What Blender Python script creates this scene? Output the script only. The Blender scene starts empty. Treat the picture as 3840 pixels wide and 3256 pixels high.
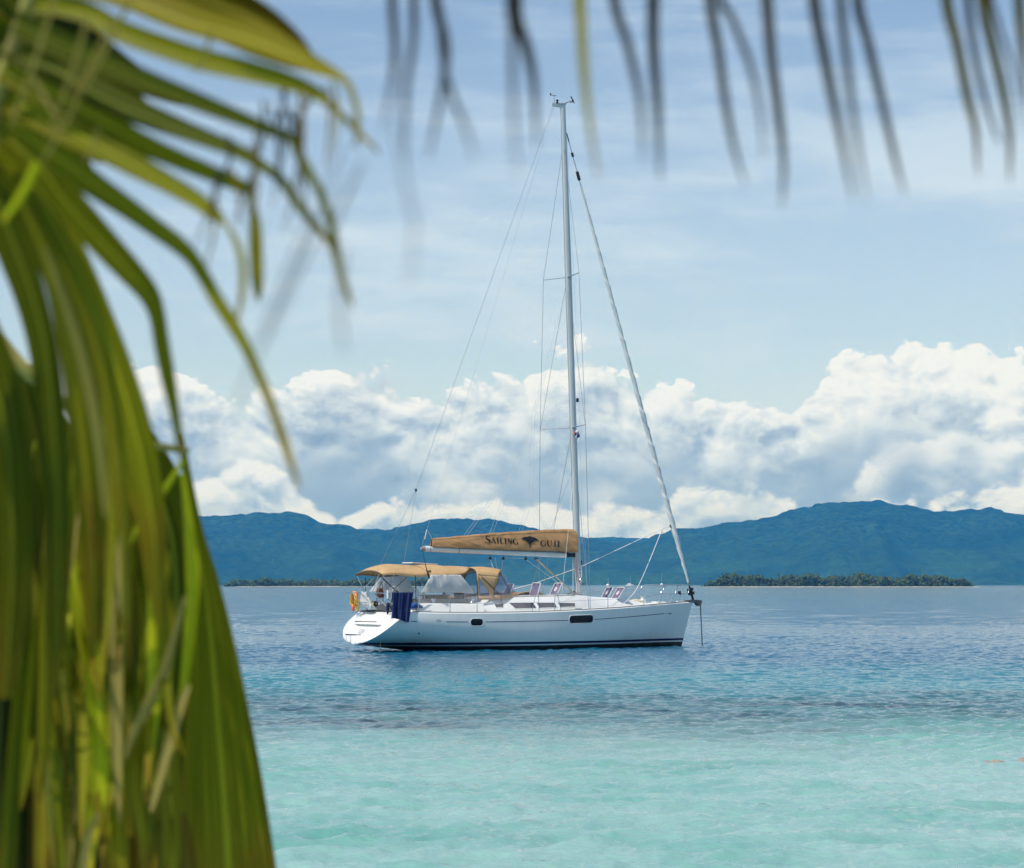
import bpy, bmesh, math, random
import numpy as np
from mathutils import Vector, Matrix
R = math.radians
scene = bpy.context.scene
COL = scene.collection

# ------------------------------------------------------------------ camera
cam_d = bpy.data.cameras.new('camera')
cam = bpy.data.objects.new('camera', cam_d)
COL.objects.link(cam)
scene.camera = cam
CAM_H = 2.22
cam.location = (0, 0, CAM_H)
cam.rotation_euler = (R(90), 0, 0)
cam_d.sensor_width = 36
cam_d.lens = 85
cam_d.shift_y = 562 / 3840
cam_d.clip_start = 0.05
cam_d.clip_end = 200000
cam_d.dof.use_dof = True
cam_d.dof.focus_distance = 84
cam_d.dof.aperture_fstop = 5.2
cam_d.dof.aperture_blades = 9

# ------------------------------------------------------------------ render settings
scene.render.engine = 'CYCLES'
scene.cycles.use_denoising = True
scene.cycles.use_adaptive_sampling = True
scene.cycles.adaptive_threshold = 0.02
scene.cycles.adaptive_min_samples = 12
scene.cycles.max_bounces = 8
scene.cycles.diffuse_bounces = 3
scene.cycles.glossy_bounces = 3
scene.cycles.transmission_bounces = 4
scene.cycles.transparent_max_bounces = 12
scene.cycles.volume_bounces = 0
scene.cycles.caustics_reflective = False
scene.cycles.caustics_refractive = False
scene.cycles.sample_clamp_indirect = 4
scene.view_settings.view_transform = 'Standard'
scene.view_settings.look = 'None'
scene.view_settings.exposure = 0.0
scene.view_settings.gamma = 1.0
scene.view_settings.use_curve_mapping = False

# ------------------------------------------------------------------ node expression helper
class X:
    """a value in a node tree; arithmetic on it adds Math nodes"""
    def __init__(s, nt, v): s.nt, s.v = nt, v
    def _m(s, op, *a, clamp=False):
        n = s.nt.nodes.new('ShaderNodeMath'); n.operation = op; n.use_clamp = clamp
        for i, q in enumerate((s,) + a):
            q = q.v if isinstance(q, X) else q
            if isinstance(q, (int, float)): n.inputs[i].default_value = q
            else: s.nt.links.new(q, n.inputs[i])
        return X(s.nt, n.outputs[0])
    def __add__(s, o): return s._m('ADD', o)
    __radd__ = __add__
    def __sub__(s, o): return s._m('SUBTRACT', o)
    def __rsub__(s, o): return (s * -1) + o
    def __mul__(s, o): return s._m('MULTIPLY', o)
    __rmul__ = __mul__
    def __truediv__(s, o): return s._m('DIVIDE', o)
    def abs(s): return s._m('ABSOLUTE')
    def max(s, o): return s._m('MAXIMUM', o)
    def min(s, o): return s._m('MINIMUM', o)
    def pow(s, o): return s._m('POWER', o)
    def sat(s): return s._m('ADD', 0.0, clamp=True)
    def map(s, a, b, c=0.0, d=1.0, smooth=True):
        n = s.nt.nodes.new('ShaderNodeMapRange')
        n.interpolation_type = 'SMOOTHSTEP' if smooth else 'LINEAR'
        s.nt.links.new(s.v, n.inputs[0])
        for i, q in zip((1, 2, 3, 4), (a, b, c, d)):
            if isinstance(q, X): s.nt.links.new(q.v, n.inputs[i])
            else: n.inputs[i].default_value = q
        return X(s.nt, n.outputs[0])
    def curve(s, pts, lo, hi):
        """piecewise curve over [lo,hi]; pts are (position, value) with values in 0..1"""
        t = s.map(lo, hi, smooth=False)
        n = s.nt.nodes.new('ShaderNodeFloatCurve')
        c = n.mapping.curves[0]
        q = [((p - lo) / (hi - lo), v) for p, v in pts]
        c.points[0].location = q[0]; c.points[1].location = q[-1]
        for p in q[1:-1]: c.points.new(*p)
        n.mapping.update()
        s.nt.links.new(t.v, n.inputs[1])
        return X(s.nt, n.outputs[0])
def xyz(nt, x, y, z):
    n = nt.nodes.new('ShaderNodeCombineXYZ')
    for i, q in enumerate((x, y, z)):
        if isinstance(q, X): nt.links.new(q.v, n.inputs[i])
        else: n.inputs[i].default_value = q
    return n.outputs[0]
def sep(nt, sock):
    n = nt.nodes.new('ShaderNodeSeparateXYZ'); nt.links.new(sock, n.inputs[0])
    return [X(nt, o) for o in n.outputs]
def noise(nt, vec, scale=1.0, detail=0.0, rough=0.5, lac=2.0, dist=0.0, color=False):
    n = nt.nodes.new('ShaderNodeTexNoise'); n.noise_dimensions = '3D'
    nt.links.new(vec, n.inputs['Vector'])
    n.inputs['Scale'].default_value = scale; n.inputs['Detail'].default_value = detail
    n.inputs['Roughness'].default_value = rough; n.inputs['Lacunarity'].default_value = lac
    n.inputs['Distortion'].default_value = dist
    return n.outputs['Color'] if color else X(nt, n.outputs[0])
def mixc(nt, f, a, b, mode='MIX'):
    n = nt.nodes.new('ShaderNodeMix'); n.data_type = 'RGBA'; n.blend_type = mode
    for s, q in ((n.inputs[0], f), (n.inputs[6], a), (n.inputs[7], b)):
        if isinstance(q, X): nt.links.new(q.v, s)
        elif isinstance(q, (int, float)): s.default_value = q
        elif isinstance(q, tuple): s.default_value = q if len(q) == 4 else q + (1,)
        else: nt.links.new(q, s)
    return n.outputs[2]
# ------------------------------------------------------------------ sky and sun
SUN_EL, SUN_AZ = R(56), math.atan2(-0.77, -0.64)      # azimuth clockwise from +Y: high, over the left shoulder
sun_dir = Vector((math.sin(SUN_AZ) * math.cos(SUN_EL), math.cos(SUN_AZ) * math.cos(SUN_EL), math.sin(SUN_EL)))
sun_d = bpy.data.lights.new('sun', 'SUN')
sun_d.energy = 4.2; sun_d.angle = R(0.53); sun_d.color = (1.0, 0.95, 0.88)
sun = bpy.data.objects.new('sun', sun_d); COL.objects.link(sun)
sun.rotation_euler = sun_dir.to_track_quat('Z', 'Y').to_euler()

world = bpy.data.worlds.new('World'); scene.world = world
world.use_nodes = True
world.cycles.sampling_method = 'MANUAL'; world.cycles.sample_map_resolution = 512
def build_world():
    nt = world.node_tree; nt.nodes.clear()
    L = nt.links.new
    out = nt.nodes.new('ShaderNodeOutputWorld')
    sky = nt.nodes.new('ShaderNodeTexSky'); sky.sky_type = 'NISHITA'; sky.sun_disc = False
    sky.sun_elevation = SUN_EL; sky.sun_rotation = SUN_AZ
    sky.altitude = 0; sky.air_density = 1.0; sky.dust_density = 0.2; sky.ozone_density = 1.2
    tc = nt.nodes.new('ShaderNodeTexCoord')
    dx, dy, dz = sep(nt, tc.outputs['Generated'])
    hl = (dx * dx + dy * dy)._m('SQRT').max(0.05)
    px, py = dx / hl, dy / hl
    E = (dz / hl).max(0.0).min(3.0)                     # tangent of the elevation
    A = px._m('ARCTAN2', py)                            # azimuth, 0 straight ahead
    base = xyz(nt, px, py, E)
    warp = noise(nt, base, 16, 4, 0.55, color=True)
    wx, wy, wz = sep(nt, warp)
    px0, py0 = px, py
    px, py, Ew = px + (wx - 0.5) * 0.016, py + (wy - 0.5) * 0.016, E + (wz - 0.5) * 0.016
    lit = xyz(nt, px0, py0, 0.0)
    def billow(ox, oe, octs):
        """rounded heaps: a sum of folded noises"""
        v = xyz(nt, px + ox, py, (Ew + oe) * 1.42)
        tot, wgt, amp, s = None, 0, 1.0, 17.0
        for i in range(octs):
            b = ((noise(nt, v, s, 2.0 if i == octs - 1 else 0.0) - 0.5) * 2.0).abs() * amp
            tot = b if tot is None else tot + b
            wgt += amp; amp *= 0.60; s *= 2.23
        return tot / wgt - 0.20
    O1, O2 = (-0.0030, 0.0050), (-0.011, 0.019)          # a little, and well, towards the sun
    B0, B1, B2 = billow(0, 0, 5), billow(*O1, 4), billow(*O2, 2)
    low = noise(nt, base, 9.0, 3, 0.55)
    lows, lowt, lowu = sep(nt, noise(nt, lit, 12.0, 2, 0.5, color=True))
    def layer(top, thick, gain, soft, fall, big, keep=1.0):
        d0 = (top - E) / thick + B0 * gain
        d1 = (top - E - O1[1]) / thick + B1 * gain
        d2 = (top - E - O2[1]) / thick + B2 * gain
        alpha = d0.map(0.0, soft) * keep
        rim = d0.map(0.5, 2.8, 1.0, 0.10)                  # crisp heaps near the lit edge, smooth shade inside
        occ = d1.max(0.0).min(2.5) * 0.05 + d2.max(0.0).min(4.5) * 0.115
        depth = ((top - E) / fall).max(0.0).min(1.5)
        return alpha, 1.06 - occ + ((d0 - d1) * 0.42 + (B0 - B1) * 1.3) * rim - depth * 0.30 + (low - 0.5) * big
    inview = A.map(-0.30, -0.23) * A.map(0.23, 0.30, 1.0, 0.0)
    prof = A.curve([(-0.30, 0.42), (-0.24, 0.44), (-0.165, 0.46), (-0.14, 0.47), (-0.125, 0.42), (-0.105, 0.385), (-0.075, 0.455), (-0.055, 0.46),
                    (-0.040, 0.39), (-0.025, 0.415), (-0.008, 0.45), (0.018, 0.425), (0.04, 0.43), (0.062, 0.43), (0.085, 0.375), (0.105, 0.36), (0.125, 0.43),
                    (0.137, 0.49), (0.150, 0.475), (0.162, 0.515), (0.180, 0.49), (0.196, 0.44), (0.22, 0.42), (0.30, 0.42)], -0.30, 0.30) * 0.2
    top1 = (0.085 + (low - 0.5) * 0.10) * (1.0 - inview) + prof * inview
    a1, l1 = layer(top1 + 0.000, 0.021, 3.2, 0.15, 0.048, 1.5)
    a4, l4 = layer(0.056 + (lowu - 0.5) * 0.11, 0.016, 2.8, 0.45, 0.022, 1.2, (low.map(0.45, 0.56) * (E / 0.062).map(0.40, 0.62)))
    a2, l2 = layer(0.036 + (lows - 0.5) * 0.10, 0.014, 2.8, 0.35, 0.020, 1.5)
    def tint(l):
        l = l.map(0.14, 1.20, smooth=False)
        n = nt.nodes.new('ShaderNodeValToRGB'); L(l.v, n.inputs[0])
        cr = n.color_ramp; cr.elements[0].position = 0; cr.elements[0].color = (0.26, 0.36, 0.49, 1)
        cr.elements[1].position = 1; cr.elements[1].color = (0.93, 0.95, 0.96, 1)
        e = cr.elements.new(0.40); e.color = (0.41, 0.515, 0.64, 1)
        e = cr.elements.new(0.70); e.color = (0.68, 0.76, 0.83, 1)
        return mixc(nt, 1.0, n.outputs[0], mixc(nt, E.map(0.0, 0.10, smooth=False), (0.84, 0.985, 1.15), (0.98, 1.01, 1.0)), 'MULTIPLY')
    # thin high cloud in long streaks
    st = noise(nt, xyz(nt, px0 + E * 0.8, py0, E * 3.6 + 2.0), 4.5, 5, 0.58)
    st2 = noise(nt, xyz(nt, px0 - E * 1.5, py0, E * 7.0 + 6.0), 13.0, 4, 0.62)
    cir = (st * 0.75 + st2 * 0.25).map(0.43, 0.61) * (0.95 - E.map(0.10, 0.25) * 0.40) * 0.85 + E.map(0.06, 0.13) * E.map(0.14, 0.25, 0.30, 0.05)
    bg = nt.nodes.new('ShaderNodeBackground'); bg.inputs[1].default_value = 0.120
    L(mixc(nt, 1.0, sky.outputs[0], (0.95, 0.98, 1.03), 'MULTIPLY'), bg.inputs[0])
    def mix(alpha, a, b):
        m = nt.nodes.new('ShaderNodeMixShader')
        L(alpha.v, m.inputs[0]); L(a, m.inputs[1]); L(b, m.inputs[2])
        return m.outputs[0]
    def emit(color):
        b = nt.nodes.new('ShaderNodeBackground'); b.inputs[1].default_value = 1.0
        if isinstance(color, tuple): b.inputs[0].default_value = color + (1,)
        else: L(color, b.inputs[0])
        return b.outputs[0]
    high = mix(cir, bg.outputs[0], emit((0.62, 0.765, 0.89)))
    s = mix(a1 * 0.97, high, emit(tint(l1)))
    s = mix(a4 * 0.95, s, emit(tint(l4)))
    s = mix(a2 * 0.97, s, emit(tint(l2)))
    s = mix(E._m('GREATER_THAN', 0.16), s, high)
    s = mix(dz._m('LESS_THAN', -0.02), s, emit((0.10, 0.22, 0.30)))
    L(s, out.inputs[0])
build_world()
# ------------------------------------------------------------------ helpers for meshes and materials
def tag(o, label=None, cat=None, group=None, kind=None):
    for k, v in (('label', label), ('category', cat), ('group', group), ('kind', kind)):
        if v: o[k] = v
    return o
def link(name, me, m=None, parent=None, loc=None):
    o = bpy.data.objects.new(name, me); COL.objects.link(o)
    if m and me is not None and not me.materials: me.materials.append(m)
    if parent: o.parent = parent
    if loc is not None: o.location = loc
    return o
def empty(name, loc=(0, 0, 0), rz=0.0):
    o = bpy.data.objects.new(name, None); COL.objects.link(o)
    o.location = loc; o.rotation_euler = (0, 0, rz); o.empty_display_size = 0.2
    return o
def np_mesh(name, co, faces, smooth=False):
    """co (n,3), faces (m,4) or (m,3) arrays"""
    co = np.asarray(co, dtype=np.float32); faces = np.asarray(faces, dtype=np.int32)
    me = bpy.data.meshes.new(name)
    k = faces.shape[1]
    me.vertices.add(len(co)); me.vertices.foreach_set('co', co.ravel())
    me.loops.add(faces.size); me.loops.foreach_set('vertex_index', faces.ravel())
    me.polygons.add(len(faces))
    me.polygons.foreach_set('loop_start', np.arange(0, faces.size, k, dtype=np.int32))
    me.polygons.foreach_set('loop_total', np.full(len(faces), k, dtype=np.int32))
    me.polygons.foreach_set('use_smooth', np.full(len(faces), smooth))
    me.update(calc_edges=True); me.validate()
    return me
def grid_faces(nr, nc, wrap=False):
    r = np.arange(nr - 1)[:, None]; c = np.arange(nc if wrap else nc - 1)[None, :]
    c2 = (c + 1) % nc
    return np.stack([r * nc + c, r * nc + c2, (r + 1) * nc + c2, (r + 1) * nc + c], -1).reshape(-1, 4)
def mat(name, color, rough=0.5, metal=0.0, spec=0.5, **kw):
    m = bpy.data.materials.new(name); m.use_nodes = True
    b = m.node_tree.nodes['Principled BSDF']
    b.inputs['Base Color'].default_value = tuple(color) + (1,)
    b.inputs['Roughness'].default_value = rough; b.inputs['Metallic'].default_value = metal
    b.inputs['Specular IOR Level'].default_value = spec
    for k, v in kw.items(): b.inputs[k.replace('_', ' ')].default_value = v
    return m
def nodes(m):
    nt = m.node_tree; b = nt.nodes['Principled BSDF']
    tc = nt.nodes.new('ShaderNodeTexCoord')
    return nt, b, tc
def vary(m, c2, scale=4.0, detail=4, lo=0.35, hi=0.7, bump=0.0, coord='Object', stretch=None, bscale=None):
    """mottle a material between its base colour and c2, with an optional fine relief"""
    nt, b, tc = nodes(m)
    v = tc.outputs[coord]
    if stretch:
        mp = nt.nodes.new('ShaderNodeMapping'); mp.inputs['Scale'].default_value = stretch
        nt.links.new(v, mp.inputs[0]); v = mp.outputs[0]
    f = noise(nt, v, scale, detail, 0.6).map(lo, hi)
    c = tuple(b.inputs['Base Color'].default_value)
    nt.links.new(mixc(nt, f, c, c2), b.inputs['Base Color'])
    if bump:
        bn = nt.nodes.new('ShaderNodeBump'); bn.inputs['Strength'].default_value = 1.0
        bn.inputs['Distance'].default_value = bump
        nt.links.new(noise(nt, v, bscale or scale * 3, 4, 0.6).v, bn.inputs['Height'])
        nt.links.new(bn.outputs[0], b.inputs['Normal'])
    return m

rng = np.random.default_rng(7)
_VN = {}
def value_noise(x, y, cell, seed):
    """smooth 2-D value noise in -1..1"""
    if seed not in _VN: _VN[seed] = np.random.default_rng(seed).uniform(-1, 1, (256, 256))
    g = _VN[seed]
    u, v = x / cell, y / cell
    i, j = np.floor(u).astype(int), np.floor(v).astype(int)
    f, h = u - i, v - j
    f, h = f * f * (3 - 2 * f), h * h * (3 - 2 * h)
    i0, i1, j0, j1 = i % 256, (i + 1) % 256, j % 256, (j + 1) % 256
    return (g[i0, j0] * (1 - f) + g[i1, j0] * f) * (1 - h) + (g[i0, j1] * (1 - f) + g[i1, j1] * f) * h

# ------------------------------------------------------------------ the sea
def wave_tile(n, size, wind, wdir, cut, seed):
    """a periodic tile of wind ripples (Phillips spectrum), unit standard deviation"""
    r = np.random.default_rng(seed)
    k = np.fft.fftfreq(n, size / n) * 2 * np.pi
    kx, ky = np.meshgrid(k, k, indexing='ij')
    kk = np.hypot(kx, ky); kk[0, 0] = 1
    Lw = wind * wind / 9.81
    cosf = (kx * math.cos(wdir) + ky * math.sin(wdir)) / kk
    P = np.exp(-1 / (kk * Lw) ** 2) / kk ** 3.3 * (0.25 + cosf ** 2) * np.exp(-(kk * cut) ** 2)
    P[0, 0] = 0
    h = np.fft.ifft2(np.sqrt(P) * (r.normal(size=(n, n)) + 1j * r.normal(size=(n, n)))).real
    return h / h.std()
def sample_tile(t, x, y, size):
    n = t.shape[0]
    u, v = x / size * n, y / size * n
    i, j = np.floor(u).astype(int), np.floor(v).astype(int)
    f, h = u - i, v - j
    i0, i1, j0, j1 = i % n, (i + 1) % n, j % n, (j + 1) % n
    return (t[i0, j0] * (1 - f) + t[i1, j0] * f) * (1 - h) + (t[i0, j1] * (1 - f) + t[i1, j1] * f) * h
def build_sea():
    rows = [3.0]
    while rows[-1] < 30000:
        y = rows[-1]
        rows.append(y + (0.5 if y < 14 else 0.085 if y < 60 else min(0.085 + (y - 60) * 0.0035, 0.4) if y < 130 else y * 0.006 if y < 500 else y * 0.05))
    Y = np.array(rows)
    az = np.concatenate([np.radians(np.array([-175, -150, -120, -90, -70, -50, -35, -25, -19])), np.radians(np.linspace(-14, 14, 480)),
                         np.radians(np.array([19, 25, 35, 50, 70, 90, 120, 150, 175]))])
    rr, aa = np.meshgrid(Y, az, indexing='ij')
    x, y = rr * np.sin(aa), rr * np.cos(aa)
    t1 = wave_tile(1024, 61.0, 1.25, R(-70), 0.022, 1)
    t2 = wave_tile(512, 211.0, 4.2, R(-100), 0.25, 2)
    fade1 = np.clip((170 - rr) / 90, 0, 1); fade2 = np.clip((420 - rr) / 250, 0, 1)
    fine = (np.abs(aa) < R(14.5)) & (rr > 13)
    big = sample_tile(t2, x, y, 211.0)
    z = (sample_tile(t1, x, y, 61.0) * 0.0185 * fade1 * (1.0 + 0.35 * np.clip((48 - rr) / 12, 0, 1)) * (0.8 + 0.35 * value_noise(x, y, 9.0, 5)) + big * 0.014 * fade2) * fine
    me = np_mesh('sea', np.stack([x, y, z], -1).reshape(-1, 3), grid_faces(len(Y), len(az)), True)
    m = mat('sea_water', (0.02, 0.1, 0.2), 0.06, spec=0.29, IOR=1.333)
    nt, b, tc = nodes(m)
    gx, gy, gz = sep(nt, tc.outputs['Object'])
    low = noise(nt, xyz(nt, gx * 0.6, gy, 0.0), 0.10, 4, 0.6)
    mid = noise(nt, xyz(nt, gx * 0.7, gy, 3.0), 0.40, 5, 0.65)
    d = gy - gx * 0.05 + (low - 0.5) * 20.0 + (mid - 0.5) * 16.0           # distance off the beach: what lies under the water
    sand = mixc(nt, (low * 0.5 + mid * 0.5).map(0.40, 0.58), (0.145, 0.36, 0.31), (0.26, 0.43, 0.39))
    fine_ = noise(nt, xyz(nt, gx * 0.8, gy * 0.6, 12.0), 1.1, 4, 0.65).map(0.42, 0.62)
    sand = mixc(nt, fine_ * 0.30, sand, (0.33, 0.49, 0.45))
    patch = noise(nt, xyz(nt, gx * 0.45, gy, 15.0), 0.22, 4, 0.6).map(0.56, 0.70) * 0.55
    sand = mixc(nt, patch, sand, (0.055, 0.27, 0.21))
    weed = noise(nt, xyz(nt, gx * 0.5, gy, 6.0), 0.5, 5, 0.65).map(0.36, 0.62)
    reef = mixc(nt, weed, (0.004, 0.028, 0.042), (0.012, 0.095, 0.125))
    c = mixc(nt, d.map(30.0, 43.0) * (0.99 - weed * 0.20), sand, reef)
    c = mixc(nt, d.map(43.0, 54.0), c, (0.014, 0.18, 0.22))
    c = mixc(nt, d.map(53.0, 75.0), c, (0.003, 0.095, 0.175))
    shoal = noise(nt, xyz(nt, gx * 0.15, gy, 9.0), 0.010, 3, 0.5)
    c = mixc(nt, (gy + (shoal - 0.5) * 120.0).map(150.0, 260.0) * 0.7, c, (0.010, 0.11, 0.18))
    nt.links.new(c, b.inputs['Base Color'])
    # small ripples that the mesh does not carry
    bn = nt.nodes.new('ShaderNodeBump'); bn.inputs['Strength'].default_value = 1.0
    r1 = noise(nt, xyz(nt, gx, gy * 1.3, 0.0), 4.5, 4, 0.6) * 0.036
    r2 = noise(nt, xyz(nt, gx * 0.5, gy * 1.0, 5.0), 0.8, 4, 0.55) * gy.map(70.0, 220.0, 0.0, 0.07)
    nt.links.new((r1 + r2).v, bn.inputs['Height']); bn.inputs['Distance'].default_value = 1.0
    nt.links.new(bn.outputs[0], b.inputs['Normal'])
    tag(link('sea', me, m), kind='structure')
build_sea()

# ------------------------------------------------------------------ wooded hills across the bay
def build_hills():
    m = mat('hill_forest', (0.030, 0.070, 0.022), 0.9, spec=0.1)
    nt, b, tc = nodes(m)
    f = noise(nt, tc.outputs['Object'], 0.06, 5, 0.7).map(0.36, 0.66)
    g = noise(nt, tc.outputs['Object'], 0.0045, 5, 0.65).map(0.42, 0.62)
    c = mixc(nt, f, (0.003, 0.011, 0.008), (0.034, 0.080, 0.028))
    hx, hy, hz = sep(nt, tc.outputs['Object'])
    c = mixc(nt, (hz + (f - 0.5) * 60.0).map(10.0, 150.0, 0.45, 0.0), c, (0.034, 0.090, 0.028))   # lower slopes painted lighter, so the ridges look cloud-shadowed
    nt.links.new(mixc(nt, g * 0.55, c, (0.005, 0.016, 0.011)), b.inputs['Base Color'])  # broad dark patches painted in place of cloud shadows
    bn = nt.nodes.new('ShaderNodeBump'); bn.inputs['Distance'].default_value = 5.0; bn.inputs['Strength'].default_value = 1.0
    nt.links.new(noise(nt, tc.outputs['Object'], 0.075, 4, 0.65).v, bn.inputs['Height']); nt.links.new(bn.outputs[0], b.inputs['Normal'])
    def rng_range(name, y0, yr, y1, prof, step, spur, nseed):
        s = yr / 4911.0
        px = np.array([p[0] for p in prof]); ph = np.array([p[1] for p in prof])
        xs = np.arange((px[0] - 1040) * s, (px[-1] - 1040) * s, step)
        ys = np.concatenate([np.linspace(y0, yr, 110), np.linspace(yr, y1, 26)[1:]])
        yy, xx = np.meshgrid(ys, xs, indexing='ij')
        top = np.interp(xx * (yr / yy) ** 0 / s + 1040, px, ph) * s
        t = np.where(yy < yr, (yy - y0) / (yr - y0), 1 - (yy - yr) / (y1 - yr))
        warp = value_noise(xx, yy, 900, nseed) * 260 + value_noise(xx, yy, 300, nseed + 1) * 90
        ridge = 1 - np.abs(value_noise(xx + warp, yy * 0.35, 420, nseed + 2))
        ridge2 = 1 - np.abs(value_noise(xx + warp * .6, yy * 0.6, 170, nseed + 3))
        tt = np.clip(t, 0, 1)
        shape = tt ** 0.8
        cut = spur * (1 - tt) * np.clip(tt * 6, 0, 1)
        h = top * (shape - cut * (1 - (0.7 * ridge + 0.3 * ridge2)))
        h += (value_noise(xx, yy, 60, nseed + 4) * 6 + value_noise(xx, yy, 26, nseed + 5) * 4.5 + value_noise(xx, yy, 16, nseed + 6) * 3.5) * np.clip(tt * 8, 0, 1)
        h = np.maximum(h, -2) ; h[0, :] = -3; h[-1, :] = -3
        me = np_mesh(name, np.stack([xx, yy, h], -1).reshape(-1, 3), grid_faces(len(ys), len(xs)), True)
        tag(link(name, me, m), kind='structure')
    P = [(-3200, 90), (-2600, 150), (-2000, 120), (-1500, 165), (-900, 110), (-500, 150), (-200, 118), (0, 128), (150, 130), (300, 137), (380, 141), (430, 141), (500, 146), (530, 148), (580, 146), (640, 134), (700, 121), (740, 110),
         (770, 112), (800, 116), (850, 128), (900, 134), (950, 136), (1000, 131), (1050, 121), (1100, 111), (1170, 99), (1220, 88), (1260, 84), (1300, 88), (1350, 104),
         (1400, 113), (1480, 126), (1550, 136), (1600, 151), (1680, 164), (1740, 170), (1775, 172), (1800, 166), (1850, 158), (1900, 151), (1950, 150), (2010, 155), (2050, 148), (2080, 144),
         (2200, 150), (2500, 120), (2900, 160), (3400, 110), (3900, 150), (4600, 90), (5300, 120)]
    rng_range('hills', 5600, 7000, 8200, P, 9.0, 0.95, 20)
    Q = [(-900, 60), (0, 80), (500, 100), (700, 112), (760, 117), (790, 112), (900, 90), (1130, 84), (1215, 95), (1255, 97), (1290, 92), (1340, 96), (1500, 80), (2200, 100), (3200, 60)]
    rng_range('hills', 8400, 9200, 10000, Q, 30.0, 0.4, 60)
build_hills()

# ------------------------------------------------------------------ palm islets
def grove(name, cx, cy, half, depth, n, hmax, seed, label, edge=0.12):
    """low palms and bushes that read as one mass from across the water"""
    r = np.random.default_rng(seed)
    co, fa, mi = [], [], []
    def quadstrip(pts, wid, up):
        b0 = len(co)
        for p, w in zip(pts, wid):
            d = np.cross(up, pts[-1] - pts[0]); d /= (np.linalg.norm(d) + 1e-6)
            co.append(p - d * w); co.append(p + d * w)
        for i in range(len(pts) - 1):
            q = b0 + 2 * i; fa.append((q, q + 1, q + 3, q + 2)); mi.append(0)
    for k in range(n):
        u = r.uniform(-1, 1); v = r.uniform(-1, 1)
        p = np.array([cx + u * half, cy + v * depth * math.sqrt(max(1 - u * u, 0.02)), 0.8])
        e = min(1.0, (1 - abs(u)) / edge) ** 0.6
        big = (0.75 + 0.25 * math.sin(u * 9 + seed) * math.sin(u * 23 + 1))
        h = hmax * e * big * r.uniform(0.55, 1.05)
        lean = r.normal(0, 0.10, 2); p[2] = 0.5
        topp = p + np.array([lean[0] * h, lean[1] * h, h])
        q = len(co); w = 0.16
        for P_, ww in ((p, w * 1.5), (topp, w)):
            for a in (0, 2.1, 4.2): co.append(P_ + ww * np.array([math.cos(a), math.sin(a), 0]))
        for a in range(3): fa.append((q + a, q + (a + 1) % 3, q + 3 + (a + 1) % 3, q + 3 + a)); mi.append(1)
        if r.random() < 0.55:
            for a in range(11):
                t = a * 0.571 * 2 + r.uniform(0, .5); el = r.uniform(-0.1, 1.1); Lf = r.uniform(1.7, 2.9)
                d = np.array([math.cos(t), math.sin(t), 0.])
                quadstrip([topp, topp + d * Lf * .5 + np.array([0, 0, Lf * .42 * el]), topp + d * Lf + np.array([0, 0, Lf * (.45 * el - .5)])], [0.14, 0.60, 0.08], np.array([0, 0, 1.]))
        for a in range(26 if h > 4 else 14):                       # leafy undergrowth round its foot
            c = p + np.array([r.normal(0, 1.5), r.normal(0, 1.5), abs(r.normal(0.0, 0.42)) * h])
            d = r.normal(size=3); d /= np.linalg.norm(d); s_ = r.uniform(.4, 1.1)
            e1 = np.cross(d, [0, 0, 1.]); e1 /= np.linalg.norm(e1) + 1e-6; e2 = np.cross(d, e1)
            q = len(co); co.extend([c - e1 * s_, c + e2 * s_ * .7, c + e1 * s_, c - e2 * s_ * .7]); fa.append((q, q + 1, q + 2, q + 3)); mi.append(2 if r.random() < .25 else 0)
    me = np_mesh(name, np.array(co), np.array(fa))
    for mm in (M_PALM, M_TRUNK, M_BUSH): me.materials.append(mm)
    me.polygons.foreach_set('material_index', np.array(mi, dtype=np.int32))
    tag(link(name, me), label, 'palm grove', kind='stuff')
M_PALM = vary(mat('far_palm_leaf', (0.035, 0.070, 0.016), 0.6, spec=0.3), (0.08, 0.12, 0.03, 1), 0.2)
M_TRUNK = mat('far_palm_trunk', (0.20, 0.16, 0.12), 0.9)
M_BUSH = vary(mat('far_bush_leaf', (0.10, 0.14, 0.03), 0.6, spec=0.3), (0.05, 0.09, 0.02, 1), 0.2)
M_SAND = vary(mat('coral_sand', (0.48, 0.45, 0.39), 0.95, spec=0.1), (0.34, 0.32, 0.27, 1), 0.08)
def islet(cx, cy, half, depth, h=0.9):
    n = 64; rows = [(1.06, -0.6), (1.0, 0.05), (0.97, h * 0.8), (0.9, h), (0.02, h + 0.2)]
    a = np.linspace(0, 2 * np.pi, n, endpoint=False)
    wob = 1 + 0.05 * np.sin(a * 3 + cx) + 0.03 * np.sin(a * 7 + 1)
    co = np.concatenate([np.stack([cx + half * k * wob * np.cos(a), cy + depth * (k + (k - 1) * 0) * wob * np.sin(a), np.full(n, z)], -1) for k, z in rows])
    tag(link('islet', np_mesh('islet', co, grid_faces(len(rows), n, True), True), M_SAND), kind='structure')
islet(229, 1700, 98, 30, 0.40); grove('palm_grove', 229.5, 1700, 93, 25, 640, 9.0, 3, 'dense palm grove on the islet right of the yacht, above a white beach')
islet(-137, 1950, 95, 22, 0.28); grove('palm_grove', -137, 1950, 94, 19, 440, 6.2, 5, 'low green palm grove on the islet behind the yacht stern', 0.06)
islet(70.5, 2500, 5, 3, 0.4); grove('palm_grove', 70.8, 2500, 3.5, 2, 5, 10.5, 8, 'tiny clump of palms on the horizon just right of the mast', 0.5)

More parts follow.
